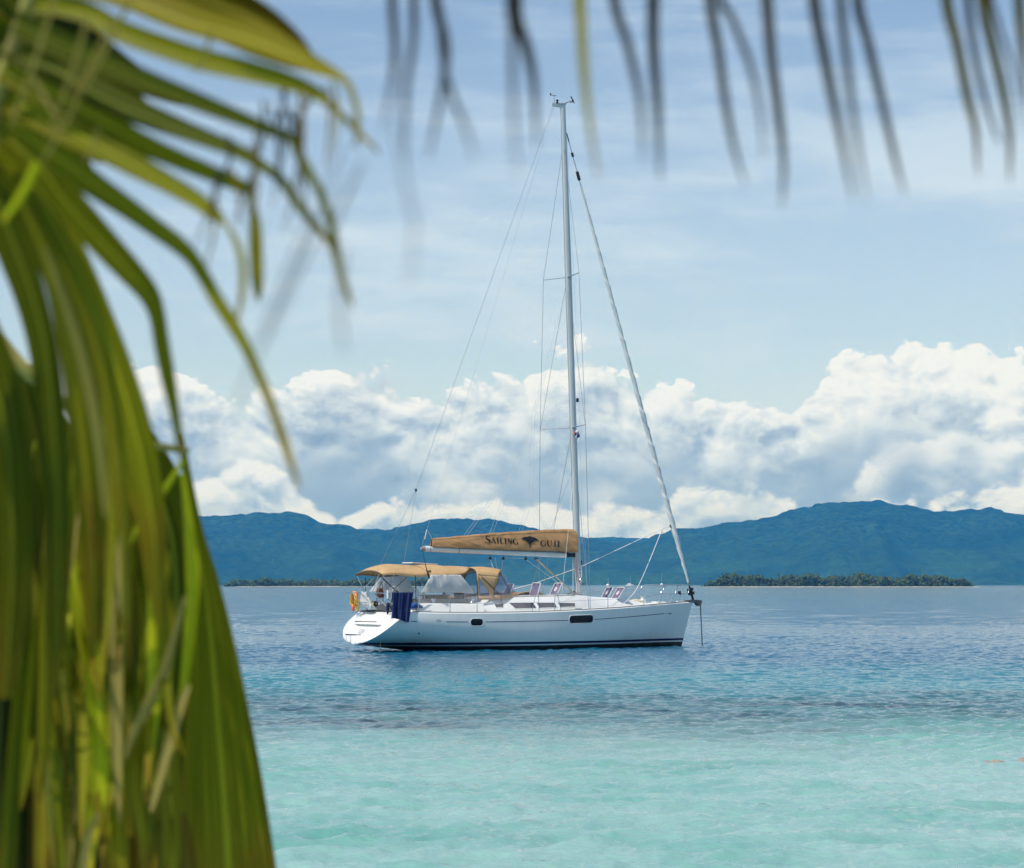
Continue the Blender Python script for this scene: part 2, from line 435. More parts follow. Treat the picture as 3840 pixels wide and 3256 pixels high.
# ------------------------------------------------------------------ the air
def build_haze():
    lo, hi = Vector((-9000, -2500, -8)), Vector((9000, 10200, 300))
    bm = bmesh.new(); bmesh.ops.create_cube(bm, size=1.0)
    for v in bm.verts:
        v.co = Vector([lo[i] + (hi[i] - lo[i]) * (v.co[i] + 0.5) for i in range(3)])
    me = bpy.data.meshes.new('haze'); bm.to_mesh(me); bm.free()
    m = bpy.data.materials.new('haze_air'); m.use_nodes = True
    nt = m.node_tree; nt.nodes.clear()
    o = nt.nodes.new('ShaderNodeOutputMaterial'); v = nt.nodes.new('ShaderNodeVolumePrincipled')
    v.inputs['Color'].default_value = (0.02, 0.35, 1.0, 1)
    v.inputs['Absorption Color'].default_value = (1, 1, 1, 1)
    v.inputs['Density'].default_value = 1.0e-4
    v.inputs['Anisotropy'].default_value = 0.0
    nt.links.new(v.outputs[0], o.inputs['Volume'])
    tag(link('haze', me, m), 'thin blue air haze over the whole bay', 'haze', kind='stuff')
build_haze()
# ------------------------------------------------------------------ mesh builder
class MB:
    def __init__(s): s.v, s.f, s.mi = [], [], []
    def add(s, vs, fs, mi=0):
        b = len(s.v); s.v += [tuple(p) for p in vs]
        s.f += [tuple(b + i for i in f) for f in fs]; s.mi += [mi] * len(fs)
        return s
    def box(s, c, size, rot=None, taper=1.0, mi=0):
        hx, hy, hz = size[0] / 2, size[1] / 2, size[2] / 2
        vs = [Vector((sx * hx * (taper if sz > 0 else 1), sy * hy * (taper if sz > 0 else 1), sz * hz)) for sz in (-1, 1) for sx, sy in ((-1, -1), (1, -1), (1, 1), (-1, 1))]
        if rot is not None: vs = [rot @ v for v in vs]
        vs = [v + Vector(c) for v in vs]
        return s.add(vs, [(3, 2, 1, 0), (4, 5, 6, 7), (0, 1, 5, 4), (1, 2, 6, 5), (2, 3, 7, 6), (3, 0, 4, 7)], mi)
    def tube(s, pts, r, n=6, mi=0, rb=None, caps=True, up=None):
        """tube along points; r a number or one per point; rb: second half-axis (athwart) for oval sections"""
        pts = [Vector(p) for p in pts]; k = len(pts)
        rr = list(r) if hasattr(r, '__len__') else [r] * k
        rbb = rr if rb is None else (list(rb) if hasattr(rb, '__len__') else [rb] * k)
        ref = Vector(up) if up else None
        vs = []
        for i, p in enumerate(pts):
            t = (pts[min(i + 1, k - 1)] - pts[max(i - 1, 0)]).normalized()
            if ref is None or abs(ref.dot(t)) > 0.98: ref = Vector((0, 0, 1)) if abs(t.z) < 0.9 else Vector((1, 0, 0))
            a = (ref - t * ref.dot(t)).normalized(); b = t.cross(a); ref = a
            for j in range(n):
                w = 2 * math.pi * j / n
                vs.append(p + a * (rr[i] * math.cos(w)) + b * (rbb[i] * math.sin(w)))
        fs = [(i * n + j, i * n + (j + 1) % n, (i + 1) * n + (j + 1) % n, (i + 1) * n + j) for i in range(k - 1) for j in range(n)]
        if caps: fs += [tuple(range(n - 1, -1, -1)), tuple((k - 1) * n + j for j in range(n))]
        return s.add(vs, fs, mi)
    def lathe(s, prof, c=(0, 0, 0), axis=(0, 0, 1), n=14, mi=0):
        """prof: (radius, height) pairs round an axis"""
        q = Vector((0, 0, 1)).rotation_difference(Vector(axis)); c = Vector(c)
        vs = [c + q @ Vector((r * math.cos(2 * math.pi * j / n), r * math.sin(2 * math.pi * j / n), h)) for r, h in prof for j in range(n)]
        k = len(prof)
        fs = [(i * n + j, i * n + (j + 1) % n, (i + 1) * n + (j + 1) % n, (i + 1) * n + j) for i in range(k - 1) for j in range(n)]
        fs += [tuple(range(n - 1, -1, -1)), tuple((k - 1) * n + j for j in range(n))]
        return s.add(vs, fs, mi)
    def sheet(s, rows, mi=0, wrap=False):
        nc = len(rows[0]); vs = [p for r in rows for p in r]
        return s.add(vs, [tuple(int(q) for q in f) for f in grid_faces(len(rows), nc, wrap)], mi)
    def poly(s, pts, depth, mi=0):
        """a flat outline pushed along depth"""
        pts = [Vector(p) for p in pts]; d = Vector(depth); n = len(pts)
        return s.add(pts + [p + d for p in pts], [tuple(range(n)), tuple(range(2 * n - 1, n - 1, -1))] + [(j, j + n, (j + 1) % n + n, (j + 1) % n) for j in range(n)], mi)
    def build(s, name, m, parent=None, smooth=False, solid=0.0, fix=True, sharp=None):
        me = bpy.data.meshes.new(name); me.from_pydata(s.v, [], s.f)
        for mm in (m if isinstance(m, (list, tuple)) else [m]): me.materials.append(mm)
        me.polygons.foreach_set('material_index', s.mi)
        if fix:
            bm = bmesh.new(); bm.from_mesh(me); bmesh.ops.recalc_face_normals(bm, faces=bm.faces); bm.to_mesh(me); bm.free()
        if smooth:
            me.polygons.foreach_set('use_smooth', [True] * len(me.polygons))
            if sharp: me.set_sharp_from_angle(angle=R(sharp))
        me.update()
        o = link(name, me, None, parent)
        if solid:
            sm = o.modifiers.new('thickness', 'SOLIDIFY'); sm.thickness = solid; sm.offset = 0
        return o
def smooth_pts(pts, n=8):
    """Catmull-Rom through points"""
    P = [Vector(p) for p in pts]; out = []
    for i in range(len(P) - 1):
        a, b, c, d = P[max(i - 1, 0)], P[i], P[i + 1], P[min(i + 2, len(P) - 1)]
        for j in range(n):
            t = j / n
            out.append(0.5 * ((2 * b) + (c - a) * t + (2 * a - 5 * b + 4 * c - d) * t * t + (3 * b - a - 3 * c + d) * t ** 3))
    out.append(P[-1]); return out
def spl(x, pts):
    """smooth interpolation through (x, y) pairs"""
    xs = [p[0] for p in pts]
    if x <= xs[0]: return pts[0][1]
    if x >= xs[-1]: return pts[-1][1]
    i = max(k for k in range(len(xs) - 1) if xs[k] <= x)
    def m(k):
        if k == 0: return (pts[1][1] - pts[0][1]) / (xs[1] - xs[0])
        if k == len(xs) - 1: return (pts[k][1] - pts[k - 1][1]) / (xs[k] - xs[k - 1])
        return (pts[k + 1][1] - pts[k - 1][1]) / (xs[k + 1] - xs[k - 1])
    h = xs[i + 1] - xs[i]; t = (x - xs[i]) / h
    return ((1 + 2 * t) * (1 - t) ** 2 * pts[i][1] + t * (1 - t) ** 2 * h * m(i) + t * t * (3 - 2 * t) * pts[i + 1][1] + t * t * (t - 1) * h * m(i + 1))

# ------------------------------------------------------------------ boat materials
M = {}
M['gel'] = vary(mat('white_gelcoat', (0.80, 0.80, 0.78), 0.22, spec=0.5), (0.74, 0.74, 0.71, 1), 1.2, 5)
M['deck'] = vary(mat('deck_nonskid', (0.78, 0.77, 0.73), 0.55), (0.70, 0.69, 0.64, 1), 3.0, 5)
M['rail'] = mat('grey_toe_rail', (0.30, 0.29, 0.27), 0.5)
M['navy'] = mat('navy_paint', (0.010, 0.018, 0.10), 0.3)
M['steel'] = mat('stainless_steel', (0.62, 0.64, 0.66), 0.22, metal=1.0)
M['wire'] = mat('rigging_wire', (0.30, 0.33, 0.37), 0.45, metal=0.6)
M['wire_thin'] = mat('thin_grey_line', (0.42, 0.46, 0.50), 0.6)
M['rope'] = mat('white_rope', (0.72, 0.72, 0.70), 0.8)
M['alu'] = vary(mat('painted_aluminium', (0.55, 0.58, 0.58), 0.35, spec=0.5), (0.48, 0.51, 0.52, 1), 2.0, 3, stretch=(4, 4, 0.3))
M['boomw'] = vary(mat('white_boom_paint', (0.76, 0.78, 0.78), 0.3), (0.68, 0.68, 0.66, 1), 2.0, 3)
M['tan'] = vary(mat('tan_canvas', (0.58, 0.385, 0.20), 0.85, spec=0.15), (0.49, 0.32, 0.16, 1), 3.0, 5, bump=0.003, bscale=14)
M['cover'] = vary(mat('tan_sail_cover', (0.49, 0.285, 0.135), 0.85, spec=0.15), (0.40, 0.225, 0.10, 1), 3.0, 5, bump=0.004, bscale=10)
M['black'] = mat('black_plastic', (0.012, 0.013, 0.016), 0.4)
M['ink'] = mat('black_lettering', (0.010, 0.010, 0.014), 0.7)
M['white_cloth'] = vary(mat('white_cloth', (0.92, 0.92, 0.90), 0.9, spec=0.1), (0.86, 0.87, 0.86, 1), 2.5, 4, bump=0.01, bscale=5)
M['genoa'] = vary(mat('furled_sail_cloth', (0.80, 0.79, 0.75), 0.85, spec=0.1), (0.68, 0.68, 0.65, 1), 3.0, 4, stretch=(2, 2, 0.6))
M['glass'] = mat('dark_porthole_glass', (0.004, 0.007, 0.014), 0.10, spec=0.25)
M['smoke'] = vary(mat('smoky_window', (0.035, 0.035, 0.045), 0.08, spec=0.5), (0.10, 0.08, 0.10, 1), 1.3, 3)
M['acrylic'] = vary(mat('mauve_hatch_acrylic', (0.13, 0.11, 0.19), 0.15, spec=0.5), (0.22, 0.16, 0.23, 1), 3.0, 3)
M['cream'] = mat('pale_vent_disc', (0.55, 0.50, 0.48), 0.5)
M['navy_cloth'] = vary(mat('navy_towel', (0.022, 0.036, 0.105), 0.95, spec=0.05), (0.034, 0.046, 0.13, 1), 6.0, 4, bump=0.004, bscale=60)
M['orange'] = vary(mat('orange_lifebuoy', (0.75, 0.22, 0.02), 0.55), (0.85, 0.40, 0.06, 1), 5.0)
M['yellow'] = mat('yellow_webbing', (0.72, 0.50, 0.10), 0.8)
M['redorange'] = mat('red_orange_plastic', (0.75, 0.10, 0.015), 0.5)
M['khaki_rope'] = mat('yellow_rope', (0.52, 0.44, 0.14), 0.85)
M['brown'] = vary(mat('brown_leather', (0.13, 0.045, 0.025), 0.7), (0.07, 0.025, 0.015, 1), 8)
M['teak'] = vary(mat('varnished_teak', (0.20, 0.085, 0.035), 0.4), (0.13, 0.05, 0.02, 1), 6, stretch=(1, 8, 8))
M['blue_cloth'] = vary(mat('blue_cloth', (0.01, 0.09, 0.36), 0.8), (0.008, 0.05, 0.22, 1), 8)
M['beige'] = vary(mat('beige_fender', (0.55, 0.52, 0.36), 0.6), (0.45, 0.42, 0.28, 1), 6)
M['red'] = mat('red_line', (0.55, 0.05, 0.06), 0.7)
M['chain'] = mat('galvanised_chain', (0.13, 0.13, 0.14), 0.6, metal=0.3)
M['solar'] = mat('solar_cells', (0.02, 0.025, 0.06), 0.12)
M['grey_cloth'] = vary(mat('grey_cushion', (0.36, 0.34, 0.31), 0.9), (0.26, 0.25, 0.24, 1), 3)
def shine_through(m, k):
    nt = m.node_tree; b = nt.nodes['Principled BSDF']; out = nt.nodes['Material Output']
    t = nt.nodes.new('ShaderNodeBsdfTranslucent'); mx = nt.nodes.new('ShaderNodeMixShader'); mx.inputs[0].default_value = k
    if b.inputs['Base Color'].links: nt.links.new(b.inputs['Base Color'].links[0].from_socket, t.inputs[0])
    nt.links.new(b.outputs[0], mx.inputs[1]); nt.links.new(t.outputs[0], mx.inputs[2]); nt.links.new(mx.outputs[0], out.inputs[0])
shine_through(M['white_cloth'], 0.58); shine_through(M['tan'], 0.12)
def clear_vinyl():
    m = bpy.data.materials.new('clear_vinyl'); m.use_nodes = True
    nt = m.node_tree; b = nt.nodes['Principled BSDF']; out = nt.nodes['Material Output']
    b.inputs['Base Color'].default_value = (0.45, 0.46, 0.56, 1); b.inputs['Roughness'].default_value = 0.12
    t = nt.nodes.new('ShaderNodeBsdfTransparent'); t.inputs[0].default_value = (0.80, 0.82, 0.90, 1)
    mx = nt.nodes.new('ShaderNodeMixShader'); mx.inputs[0].default_value = 0.28
    nt.links.new(t.outputs[0], mx.inputs[1]); nt.links.new(b.outputs[0], mx.inputs[2]); nt.links.new(mx.outputs[0], out.inputs[0])
    return m
M['vinyl'] = clear_vinyl()
def hull_paint():
    m = mat('hull_gelcoat', (0.80, 0.80, 0.78), 0.14, spec=0.5)
    nt, b, tc = nodes(m)
    x, y, z = sep(nt, tc.outputs['Object'])
    v = tc.outputs['Object']
    dirt = noise(nt, xyz(nt, x * 2.0, y, z * 0.35), 2.0, 5, 0.65).map(0.45, 0.75) * 0.30
    low = z.map(0.20, 0.75, 1.0, 0.0) * noise(nt, v, 0.9, 3).map(0.4, 0.7) * 0.22
    c = mixc(nt, dirt, (0.82, 0.82, 0.77), (0.68, 0.69, 0.61))
    c = mixc(nt, low, c, (0.60, 0.60, 0.42))
    zz = z - (x - 4.5).abs() * 0.001
    c = mixc(nt, zz._m('LESS_THAN', 0.278), c, (0.008, 0.015, 0.085))
    c = mixc(nt, zz._m('LESS_THAN', 0.200), c, (0.72, 0.74, 0.73))
    weed = mixc(nt, noise(nt, v, 3.0, 5, 0.7).map(0.35, 0.7), (0.010, 0.012, 0.012), (0.035, 0.05, 0.045))
    c = mixc(nt, zz._m('LESS_THAN', 0.150), c, weed)
    nt.links.new(c, b.inputs['Base Color'])
    nt.links.new(zz.map(0.149, 0.151, 0.6, 0.14).v, b.inputs['Roughness'])
    return m
M['hull'] = hull_paint()

# ------------------------------------------------------------------ the yacht
BO, BYAW = Vector((-5.03, 80.0, 0.0)), R(30)
boat = empty('sailing_yacht', BO, BYAW)
tag(boat, 'large white sailing yacht at anchor with tan canopy and tan boom cover', 'sailing yacht')
SHEER = [(0.87, 1.28), (2, 1.245), (4.4, 1.235), (6.5, 1.275), (8.9, 1.355), (10.9, 1.445), (12.7, 1.53), (13.24, 1.55)]
BEAM = [(0.87, 1.80), (2, 1.92), (3.2, 2.01), (4.6, 2.06), (6.2, 2.04), (7.5, 1.91), (8.9, 1.63), (10, 1.30), (10.9, 0.98), (12, 0.52), (12.7, 0.22), (13.24, 0.035)]
KEEL = [(0.87, 0.22), (2.0, 0.02), (3.5, -0.20), (6, -0.42), (9, -0.40), (11.5, -0.28), (13.24, -0.20)]
TRX = [(0.22, -0.20), (0.35, -0.14), (0.55, 0.02), (0.75, 0.20), (1.0, 0.475), (1.28, 0.87)]
def hull_pt(xs, t):
    """xs: station (x at the sheer); t: 1 at the sheer, 0 on the centre line below"""
    s = (xs - 0.87) / 12.37
    zs, zc, b = spl(xs, SHEER), spl(xs, KEEL), spl(xs, BEAM)
    z = zc + (zs - zc) * t
    a = spl(s, [(0, 2.5), (0.12, 3.2), (0.4, 4.6), (0.7, 3.2), (0.9, 2.0), (1, 1.5)])
    e = spl(s, [(0, 0.60), (0.4, 0.50), (0.7, 0.58), (1, 0.85)])
    y = b * max(1 - (1 - t) ** a, 0) ** e
    x = xs + (1 - s) ** 7 * (spl(z, TRX) - 0.87) - s ** 6 * (1.55 - z) / 1.55 * 0.44
    return x, y, z
def hull_side(x, z, off=0.0):
    """starboard skin point at (x, z), pushed outwards by off"""
    lo, hi = 0.87, 13.2
    for _ in range(40):
        xs = (lo + hi) / 2
        zs, zc = spl(xs, SHEER), spl(xs, KEEL)
        t = min(max((z - zc) / (zs - zc), 0), 1)
        if hull_pt(xs, t)[0] < x: lo = xs
        else: hi = xs
    return Vector((x, -(hull_pt(xs, t)[1] + off), z))
def rail_pt(x, side=-1, inset=0.06, dz=0.0):
    return Vector((x, side * max(spl(x, BEAM) - inset, 0.0), spl(x, SHEER) + 0.03 + dz))
XS = [0.87 + 12.37 * (i / 70) for i in range(71)]
TS = [1 - (i / 26) ** 1.0 for i in range(27)]
TS = [1, .97, .94, .9, .86, .82, .78, .74, .7, .66, .62, .58, .54, .5, .46, .42, .38, .34, .3, .26, .22, .18, .14, .1, .07, .04, .02, 0]
hb = MB()
for side in (-1, 1):
    hb.sheet([[(p[0], side * p[1], p[2]) for p in (hull_pt(xs, t) for t in TS)] for xs in XS])
hull = hb.build('hull', M['hull'], boat, smooth=True, fix=False)
bm = bmesh.new(); bm.from_mesh(hull.data); bmesh.ops.remove_doubles(bm, verts=bm.verts, dist=0.0005); bmesh.ops.recalc_face_normals(bm, faces=bm.faces); bm.to_mesh(hull.data); bm.free()
# rolled gunwale, bright where the deck turns down to the topsides
g = MB()
for side in (-1, 1):
    rows = []
    for xs in XS:
        x, y, z = hull_pt(xs, 1.0)
        k = min(1, y / 0.08)
        rows.append([(x, side * y, z), (x, side * (y - 0.012 * k), z + 0.022), (x, side * (y - 0.05 * k), z + 0.034), (x, side * (y - 0.09 * k), z + 0.030)])
    g.sheet(rows)
g.build('gunwale', M['gel'], boat, smooth=True)
for side in (-1, 1):
    r = MB(); rows = []
    for xs in XS[1:]:
        x, y, z = hull_pt(xs, 1.0); y = max(y - 0.045, 0.0)
        rows.append([(x, side * (y + 0.012), z + 0.030), (x, side * (y + 0.012), z + 0.062), (x, side * max(y - 0.012, 0), z + 0.062), (x, side * max(y - 0.012, 0), z + 0.030)])
    r.sheet(rows, wrap=True); r.build('toe_rail', M['rail'], boat)
# deck with the cockpit left open
d = MB(); NYD = 17
rows = []
for xs in XS:
    b = max(spl(xs, BEAM) - 0.085, 0.0); z = spl(xs, SHEER)
    rows.append([(xs, b * (2 * j / (NYD - 1) - 1), z + 0.028 + 0.05 * (1 - (2 * j / (NYD - 1) - 1) ** 2)) for j in range(NYD)])
fs = [(i * NYD + j, i * NYD + j + 1, (i + 1) * NYD + j + 1, (i + 1) * NYD + j) for i in range(70) for j in range(NYD - 1)
      if not (1.0 < (XS[i] + XS[i + 1]) / 2 < 3.7 and abs(j + 0.5 - 8) < 4)]
d.add([p for r_ in rows for p in r_], fs); d.build('deck', M['deck'], boat, smooth=True)
w = MB(); w.sheet([[(1.0, -0.95, 1.30), (1.0, -0.62, 0.86), (1.0, 0.62, 0.86), (1.0, 0.95, 1.30)], [(3.75, -0.95, 1.30), (3.75, -0.62, 0.86), (3.75, 0.62, 0.86), (3.75, 0.95, 1.30)]])
w.build('cockpit_well', M['gel'], boat)
# transom: raked, with a stowage recess and step grooves
t_ = MB(); rows = []
NZ, NY = 46, 49
for i in range(NZ):
    t = 1 - i / (NZ - 1)
    x, y, z = hull_pt(0.87, t)
    row = []
    for j in range(NY):
        u = 2 * j / (NY - 1) - 1
        yy = y * u; ax = x - 0.05 * (1 - u * u) * min(1, i / 6)
        wr = 0.95 - (0.86 - z) * 1.6
        if 0.70 < z < 0.87 and abs(yy) < wr: ax += 0.14
        row.append((ax, yy, z))
    rows.append(row)
t_.sheet(rows); tr = t_.build('transom', M['gel'], boat, smooth=True, sharp=40)
for z0, ya, yb in ((0.965, -0.45, 1.15), (0.535, -0.15, 1.02)):
    q = MB(); x0 = spl(z0, TRX)
    q.tube([(x0 - 0.052 - 0.0 * k, ya + (yb - ya) * k / 6, z0) for k in range(7)], 0.014, 5)
    q.build('step_groove', M['black'], tr)

def stroke_letters(text, place, h, parent, m, name='lettering'):
    """serif capitals made of thick and thin strokes; place(u, v) maps letter metres to the surface"""
    T, N = 0.17, 0.06
    G = {'S': (0.62, [([(0.56, 0.80), (0.50, 0.95), (0.32, 1.0), (0.14, 0.93), (0.08, 0.78), (0.16, 0.62), (0.34, 0.52), (0.50, 0.41), (0.56, 0.24), (0.48, 0.07), (0.28, 0.0), (0.10, 0.05), (0.04, 0.22)], [N, N, N * 1.4, .12, T * .9, T, T, T, T * .9, .12, N * 1.4, N, N]),
                      ([(0.56, 0.98), (0.56, 0.74)], [N * .7] * 2), ([(0.04, 0.02), (0.04, 0.26)], [N * .7] * 2)]),
         'A': (0.78, [([(0.08, 0.0), (0.38, 1.0)], [N] * 2), ([(0.38, 1.0), (0.68, 0.0)], [T] * 2), ([(0.18, 0.36), (0.56, 0.36)], [N] * 2), ([(0.0, 0.02), (0.2, 0.02)], [N * .7] * 2), ([(0.54, 0.02), (0.80, 0.02)], [N * .7] * 2)]),
         'I': (0.40, [([(0.2, 0.0), (0.2, 1.0)], [T] * 2), ([(0.05, 0.02), (0.35, 0.02)], [N * .7] * 2), ([(0.05, 0.98), (0.35, 0.98)], [N * .7] * 2)]),
         'L': (0.62, [([(0.2, 0.0), (0.2, 1.0)], [T] * 2), ([(0.05, 0.98), (0.35, 0.98)], [N * .7] * 2), ([(0.05, 0.03), (0.58, 0.03)], [N] * 2), ([(0.58, 0.0), (0.60, 0.25)], [N] * 2)]),
         'N': (0.82, [([(0.16, 0.0), (0.16, 1.0)], [N] * 2), ([(0.14, 1.0), (0.66, 0.0)], [T] * 2), ([(0.66, 0.0), (0.66, 1.0)], [N] * 2), ([(0.02, 0.02), (0.30, 0.02)], [N * .7] * 2), ([(0.02, 0.98), (0.2, 0.98)], [N * .7] * 2), ([(0.54, 0.98), (0.80, 0.98)], [N * .7] * 2)]),
         'G': (0.80, [([(0.66, 0.78), (0.58, 0.94), (0.40, 1.0), (0.20, 0.90), (0.09, 0.70), (0.07, 0.48), (0.11, 0.25), (0.24, 0.07), (0.42, 0.0), (0.58, 0.05), (0.66, 0.14)], [N, N, N * 1.5, .12, T, T, T, .12, N * 1.5, N, N]),
                      ([(0.66, 0.04), (0.66, 0.42)], [T * .9] * 2), ([(0.50, 0.42), (0.80, 0.42)], [N * .7] * 2), ([(0.67, 0.98), (0.67, 0.70)], [N * .7] * 2)]),
         'U': (0.80, [([(0.16, 1.0), (0.16, 0.28), (0.24, 0.08), (0.42, 0.0), (0.58, 0.08), (0.64, 0.28), (0.64, 1.0)], [T, T, .13, N * 1.4, N, N, N]), ([(0.02, 0.98), (0.32, 0.98)], [N * .7] * 2), ([(0.52, 0.98), (0.78, 0.98)], [N * .7] * 2)]),
         'J': (0.50, [([(0.30, 1.0), (0.30, 0.18), (0.22, 0.02), (0.10, -0.02), (0.02, 0.08)], [T, T, .12, N, N]), ([(0.14, 0.98), (0.46, 0.98)], [N * .7] * 2)]),
         '4': (0.62, [([(0.46, 0.0), (0.46, 1.0)], [.12] * 2), ([(0.46, 1.0), (0.04, 0.30)], [.1] * 2), ([(0.02, 0.28), (0.60, 0.28)], [.1] * 2)]),
         'i': (0.30, [([(0.13, 0.0), (0.18, 0.65)], [.12] * 2), ([(0.20, 0.85), (0.21, 0.97)], [.12] * 2)])}
    b = MB(); cx = 0.0
    for ch in text:
        w_, ss = G[ch]
        for pts, wid in ss:
            fp = []
            for i, p in enumerate(pts):
                a_, c_ = Vector(pts[max(i - 1, 0)]), Vector(pts[min(i + 1, len(pts) - 1)])
                t = (c_ - a_).normalized(); nrm = Vector((-t.y, t.x)) * wid[i] / 2
                for q in (Vector(p) + nrm, Vector(p) - nrm): fp.append(place((cx + q.x) * h, q.y * h))
            b.add(fp, [(2 * i, 2 * i + 1, 2 * i + 3, 2 * i + 2) for i in range(len(pts) - 1)])
        cx += w_ + 0.06
    return b.build(name, m, parent, fix=False)
# hull windows, pinstripe, marks
def hull_patch(x0, x1, z0, z1, off, rad, n=12):
    """rounded-rectangle outline following the hull skin"""
    pts = []
    for cx, cz, a0 in ((x1 - rad, z1 - rad, 0), (x0 + rad, z1 - rad, 90), (x0 + rad, z0 + rad, 180), (x1 - rad, z0 + rad, 270)):
        for k in range(n + 1):
            a = R(a0 + 90 * k / n); pts.append((cx + rad * math.cos(a), cz + rad * math.sin(a)))
    out = []
    for p, q in zip(pts, pts[1:] + pts[:1]):
        k_ = 8 if abs(p[0] - q[0]) > 0.1 else 1
        out += [(p[0] + (q[0] - p[0]) * i / k_, p[1] + (q[1] - p[1]) * i / k_) for i in range(k_)]
    return out
for x0, x1, z0, z1, slope in ((3.07, 3.53, 0.83, 1.07, 0), (6.90, 7.94, 0.885, 1.155, 0.022)):
    rad = 0.11
    def ring(grow, off): return [hull_side(x, z + slope * (x - (x0 + x1) / 2), off) for x, z in hull_patch(x0 - grow, x1 + grow, z0 - grow, z1 + grow, off, rad + grow)]
    f = MB(); A_, B_, C_ = ring(0.020, 0.003), ring(0.014, 0.012), ring(0.0, 0.011)
    D_ = ring(-0.012, 0.004)
    f.sheet([A_, B_, C_, D_], wrap=True)
    fr = f.build('porthole', M['gel'], hull, smooth=True)
    gl = MB(); xm_, N_ = [], 24
    def edge_z(x): 
        q_ = max(x0 + rad - x, x - x1 + rad, 0) / rad; return (z1 - z0) / 2 - rad + rad * math.sqrt(max(1 - q_ * q_, 0))
    cols_ = [x0 + 0.003 + (x1 - x0 - 0.006) * (0.5 - 0.5 * math.cos(math.pi * i / N_)) for i in range(N_ + 1)]
    top_, bot_ = [(x, (z0 + z1) / 2 + edge_z(x)) for x in cols_], [(x, (z0 + z1) / 2 - edge_z(x)) for x in cols_]
    gl.sheet([[hull_side(pt[0] + (pb[0] - pt[0]) * f, pt[1] + (pb[1] - pt[1]) * f + slope * (pt[0] - (x0 + x1) / 2), 0.0065) for f in (0, .25, .5, .75, 1)] for pt, pb in zip(top_, bot_)])
    gl.build('porthole_glass', M['glass'], hull, smooth=True)
for xa, za, xb, zb_ in ((0.95, 0.995, 1.16, 0.99), (2.19, 0.975, 2.99, 0.965), (3.62, 0.96, 6.86, 0.985), (8.0, 1.01, 11.62, 1.175)):
    s_ = MB(); n = max(3, int((xb - xa) * 5))
    s_.sheet([[hull_side(xa + (xb - xa) * i / n, za + (zb_ - za) * (i / n) ** (1.15 if xa > 3 else 1) + dz, 0.004) for dz in (-0.011, 0.011)] for i in range(n + 1)])
    s_.build('pinstripe', M['navy'], hull)
s_ = MB(); s_.add([hull_side(x, z, 0.005) for x, z in ((11.80, 1.182), (11.98, 1.178), (12.14, 1.197), (12.02, 1.150), (11.95, 1.138), (11.90, 1.160))], [(0, 1, 2, 3, 4, 5)])
s_.build('arrow_mark', M['navy'], hull)
s_ = MB(); s_.add([hull_side(x, z, 0.005) for x, z in ((11.715, 1.17), (11.735, 1.205), (11.755, 1.17), (11.735, 1.13))], [(0, 1, 2, 3)]); s_.build('star_mark', M['navy'], hull)
stroke_letters('44i', lambda u, v: hull_side(1.84 + u * 1.05, 0.965 + v, 0.005), 0.10, hull, mat('faded_red_print', (0.45, 0.20, 0.20), 0.6), 'model_number')
stroke_letters('GUJI', lambda u, v: Vector((spl(0.60 + v, TRX) - 0.06 - 0.05, 0.10 - u, 0.60 + v)), 0.13, tr, mat('grey_lettering', (0.20, 0.21, 0.24), 0.6), 'name_lettering')

# coachroof: an inset trunk that fades into the foredeck
CR = [(3.70, 0.36, 1.30, 1.10), (4.4, 0.50, 1.36, 1.08), (5.0, 0.53, 1.40, 1.08), (6.2, 0.53, 1.38, 1.04), (7.4, 0.51, 1.28, 0.96), (8.2, 0.48, 1.16, 0.88), (8.8, 0.40, 1.02, 0.74), (9.6, 0.32, 0.84, 0.58), (10.4, 0.20, 0.62, 0.38), (11.1, 0.08, 0.42, 0.20), (11.5, 0.0, 0.3, 0.1)]
def cr_par(x): return [spl(x, [(q[0], q[k]) for q in CR]) for k in (1, 2, 3)]
def cr_side(x, z, off=0.0):
    """starboard cabin side at height z"""
    h, bb, bt = cr_par(x); zb = spl(x, SHEER) + 0.03
    f = min(max((z - zb) / max(h * 0.86, 0.02), 0), 1)
    return Vector((x, -(bb + (bt - bb) * f ** 1.5 + off), z))
c = MB(); rows = []
for i in range(61):
    x = 3.70 + 7.8 * i / 60
    h, bb, bt = cr_par(x); zb = spl(x, SHEER) + 0.03
    half = [(bb, zb - 0.02), (bb, zb)] + [(-cr_side(x, zb + h * f).y, zb + h * f) for f in (.2, .4, .6, .75, .84)] + [(bt * .96, zb + h * .91), (bt * .88, zb + h * .95), (bt * .6, zb + h * .985), (0.001, zb + h)]
    rows.append([(x, -y, z) for y, z in half] + [(x, y, z) for y, z in half[::-1]])
c.sheet(rows); n0 = len(rows[0]); c.add(rows[0], [tuple(range(n0))])
roof = c.build('coachroof', M['gel'], boat, smooth=True, sharp=50)
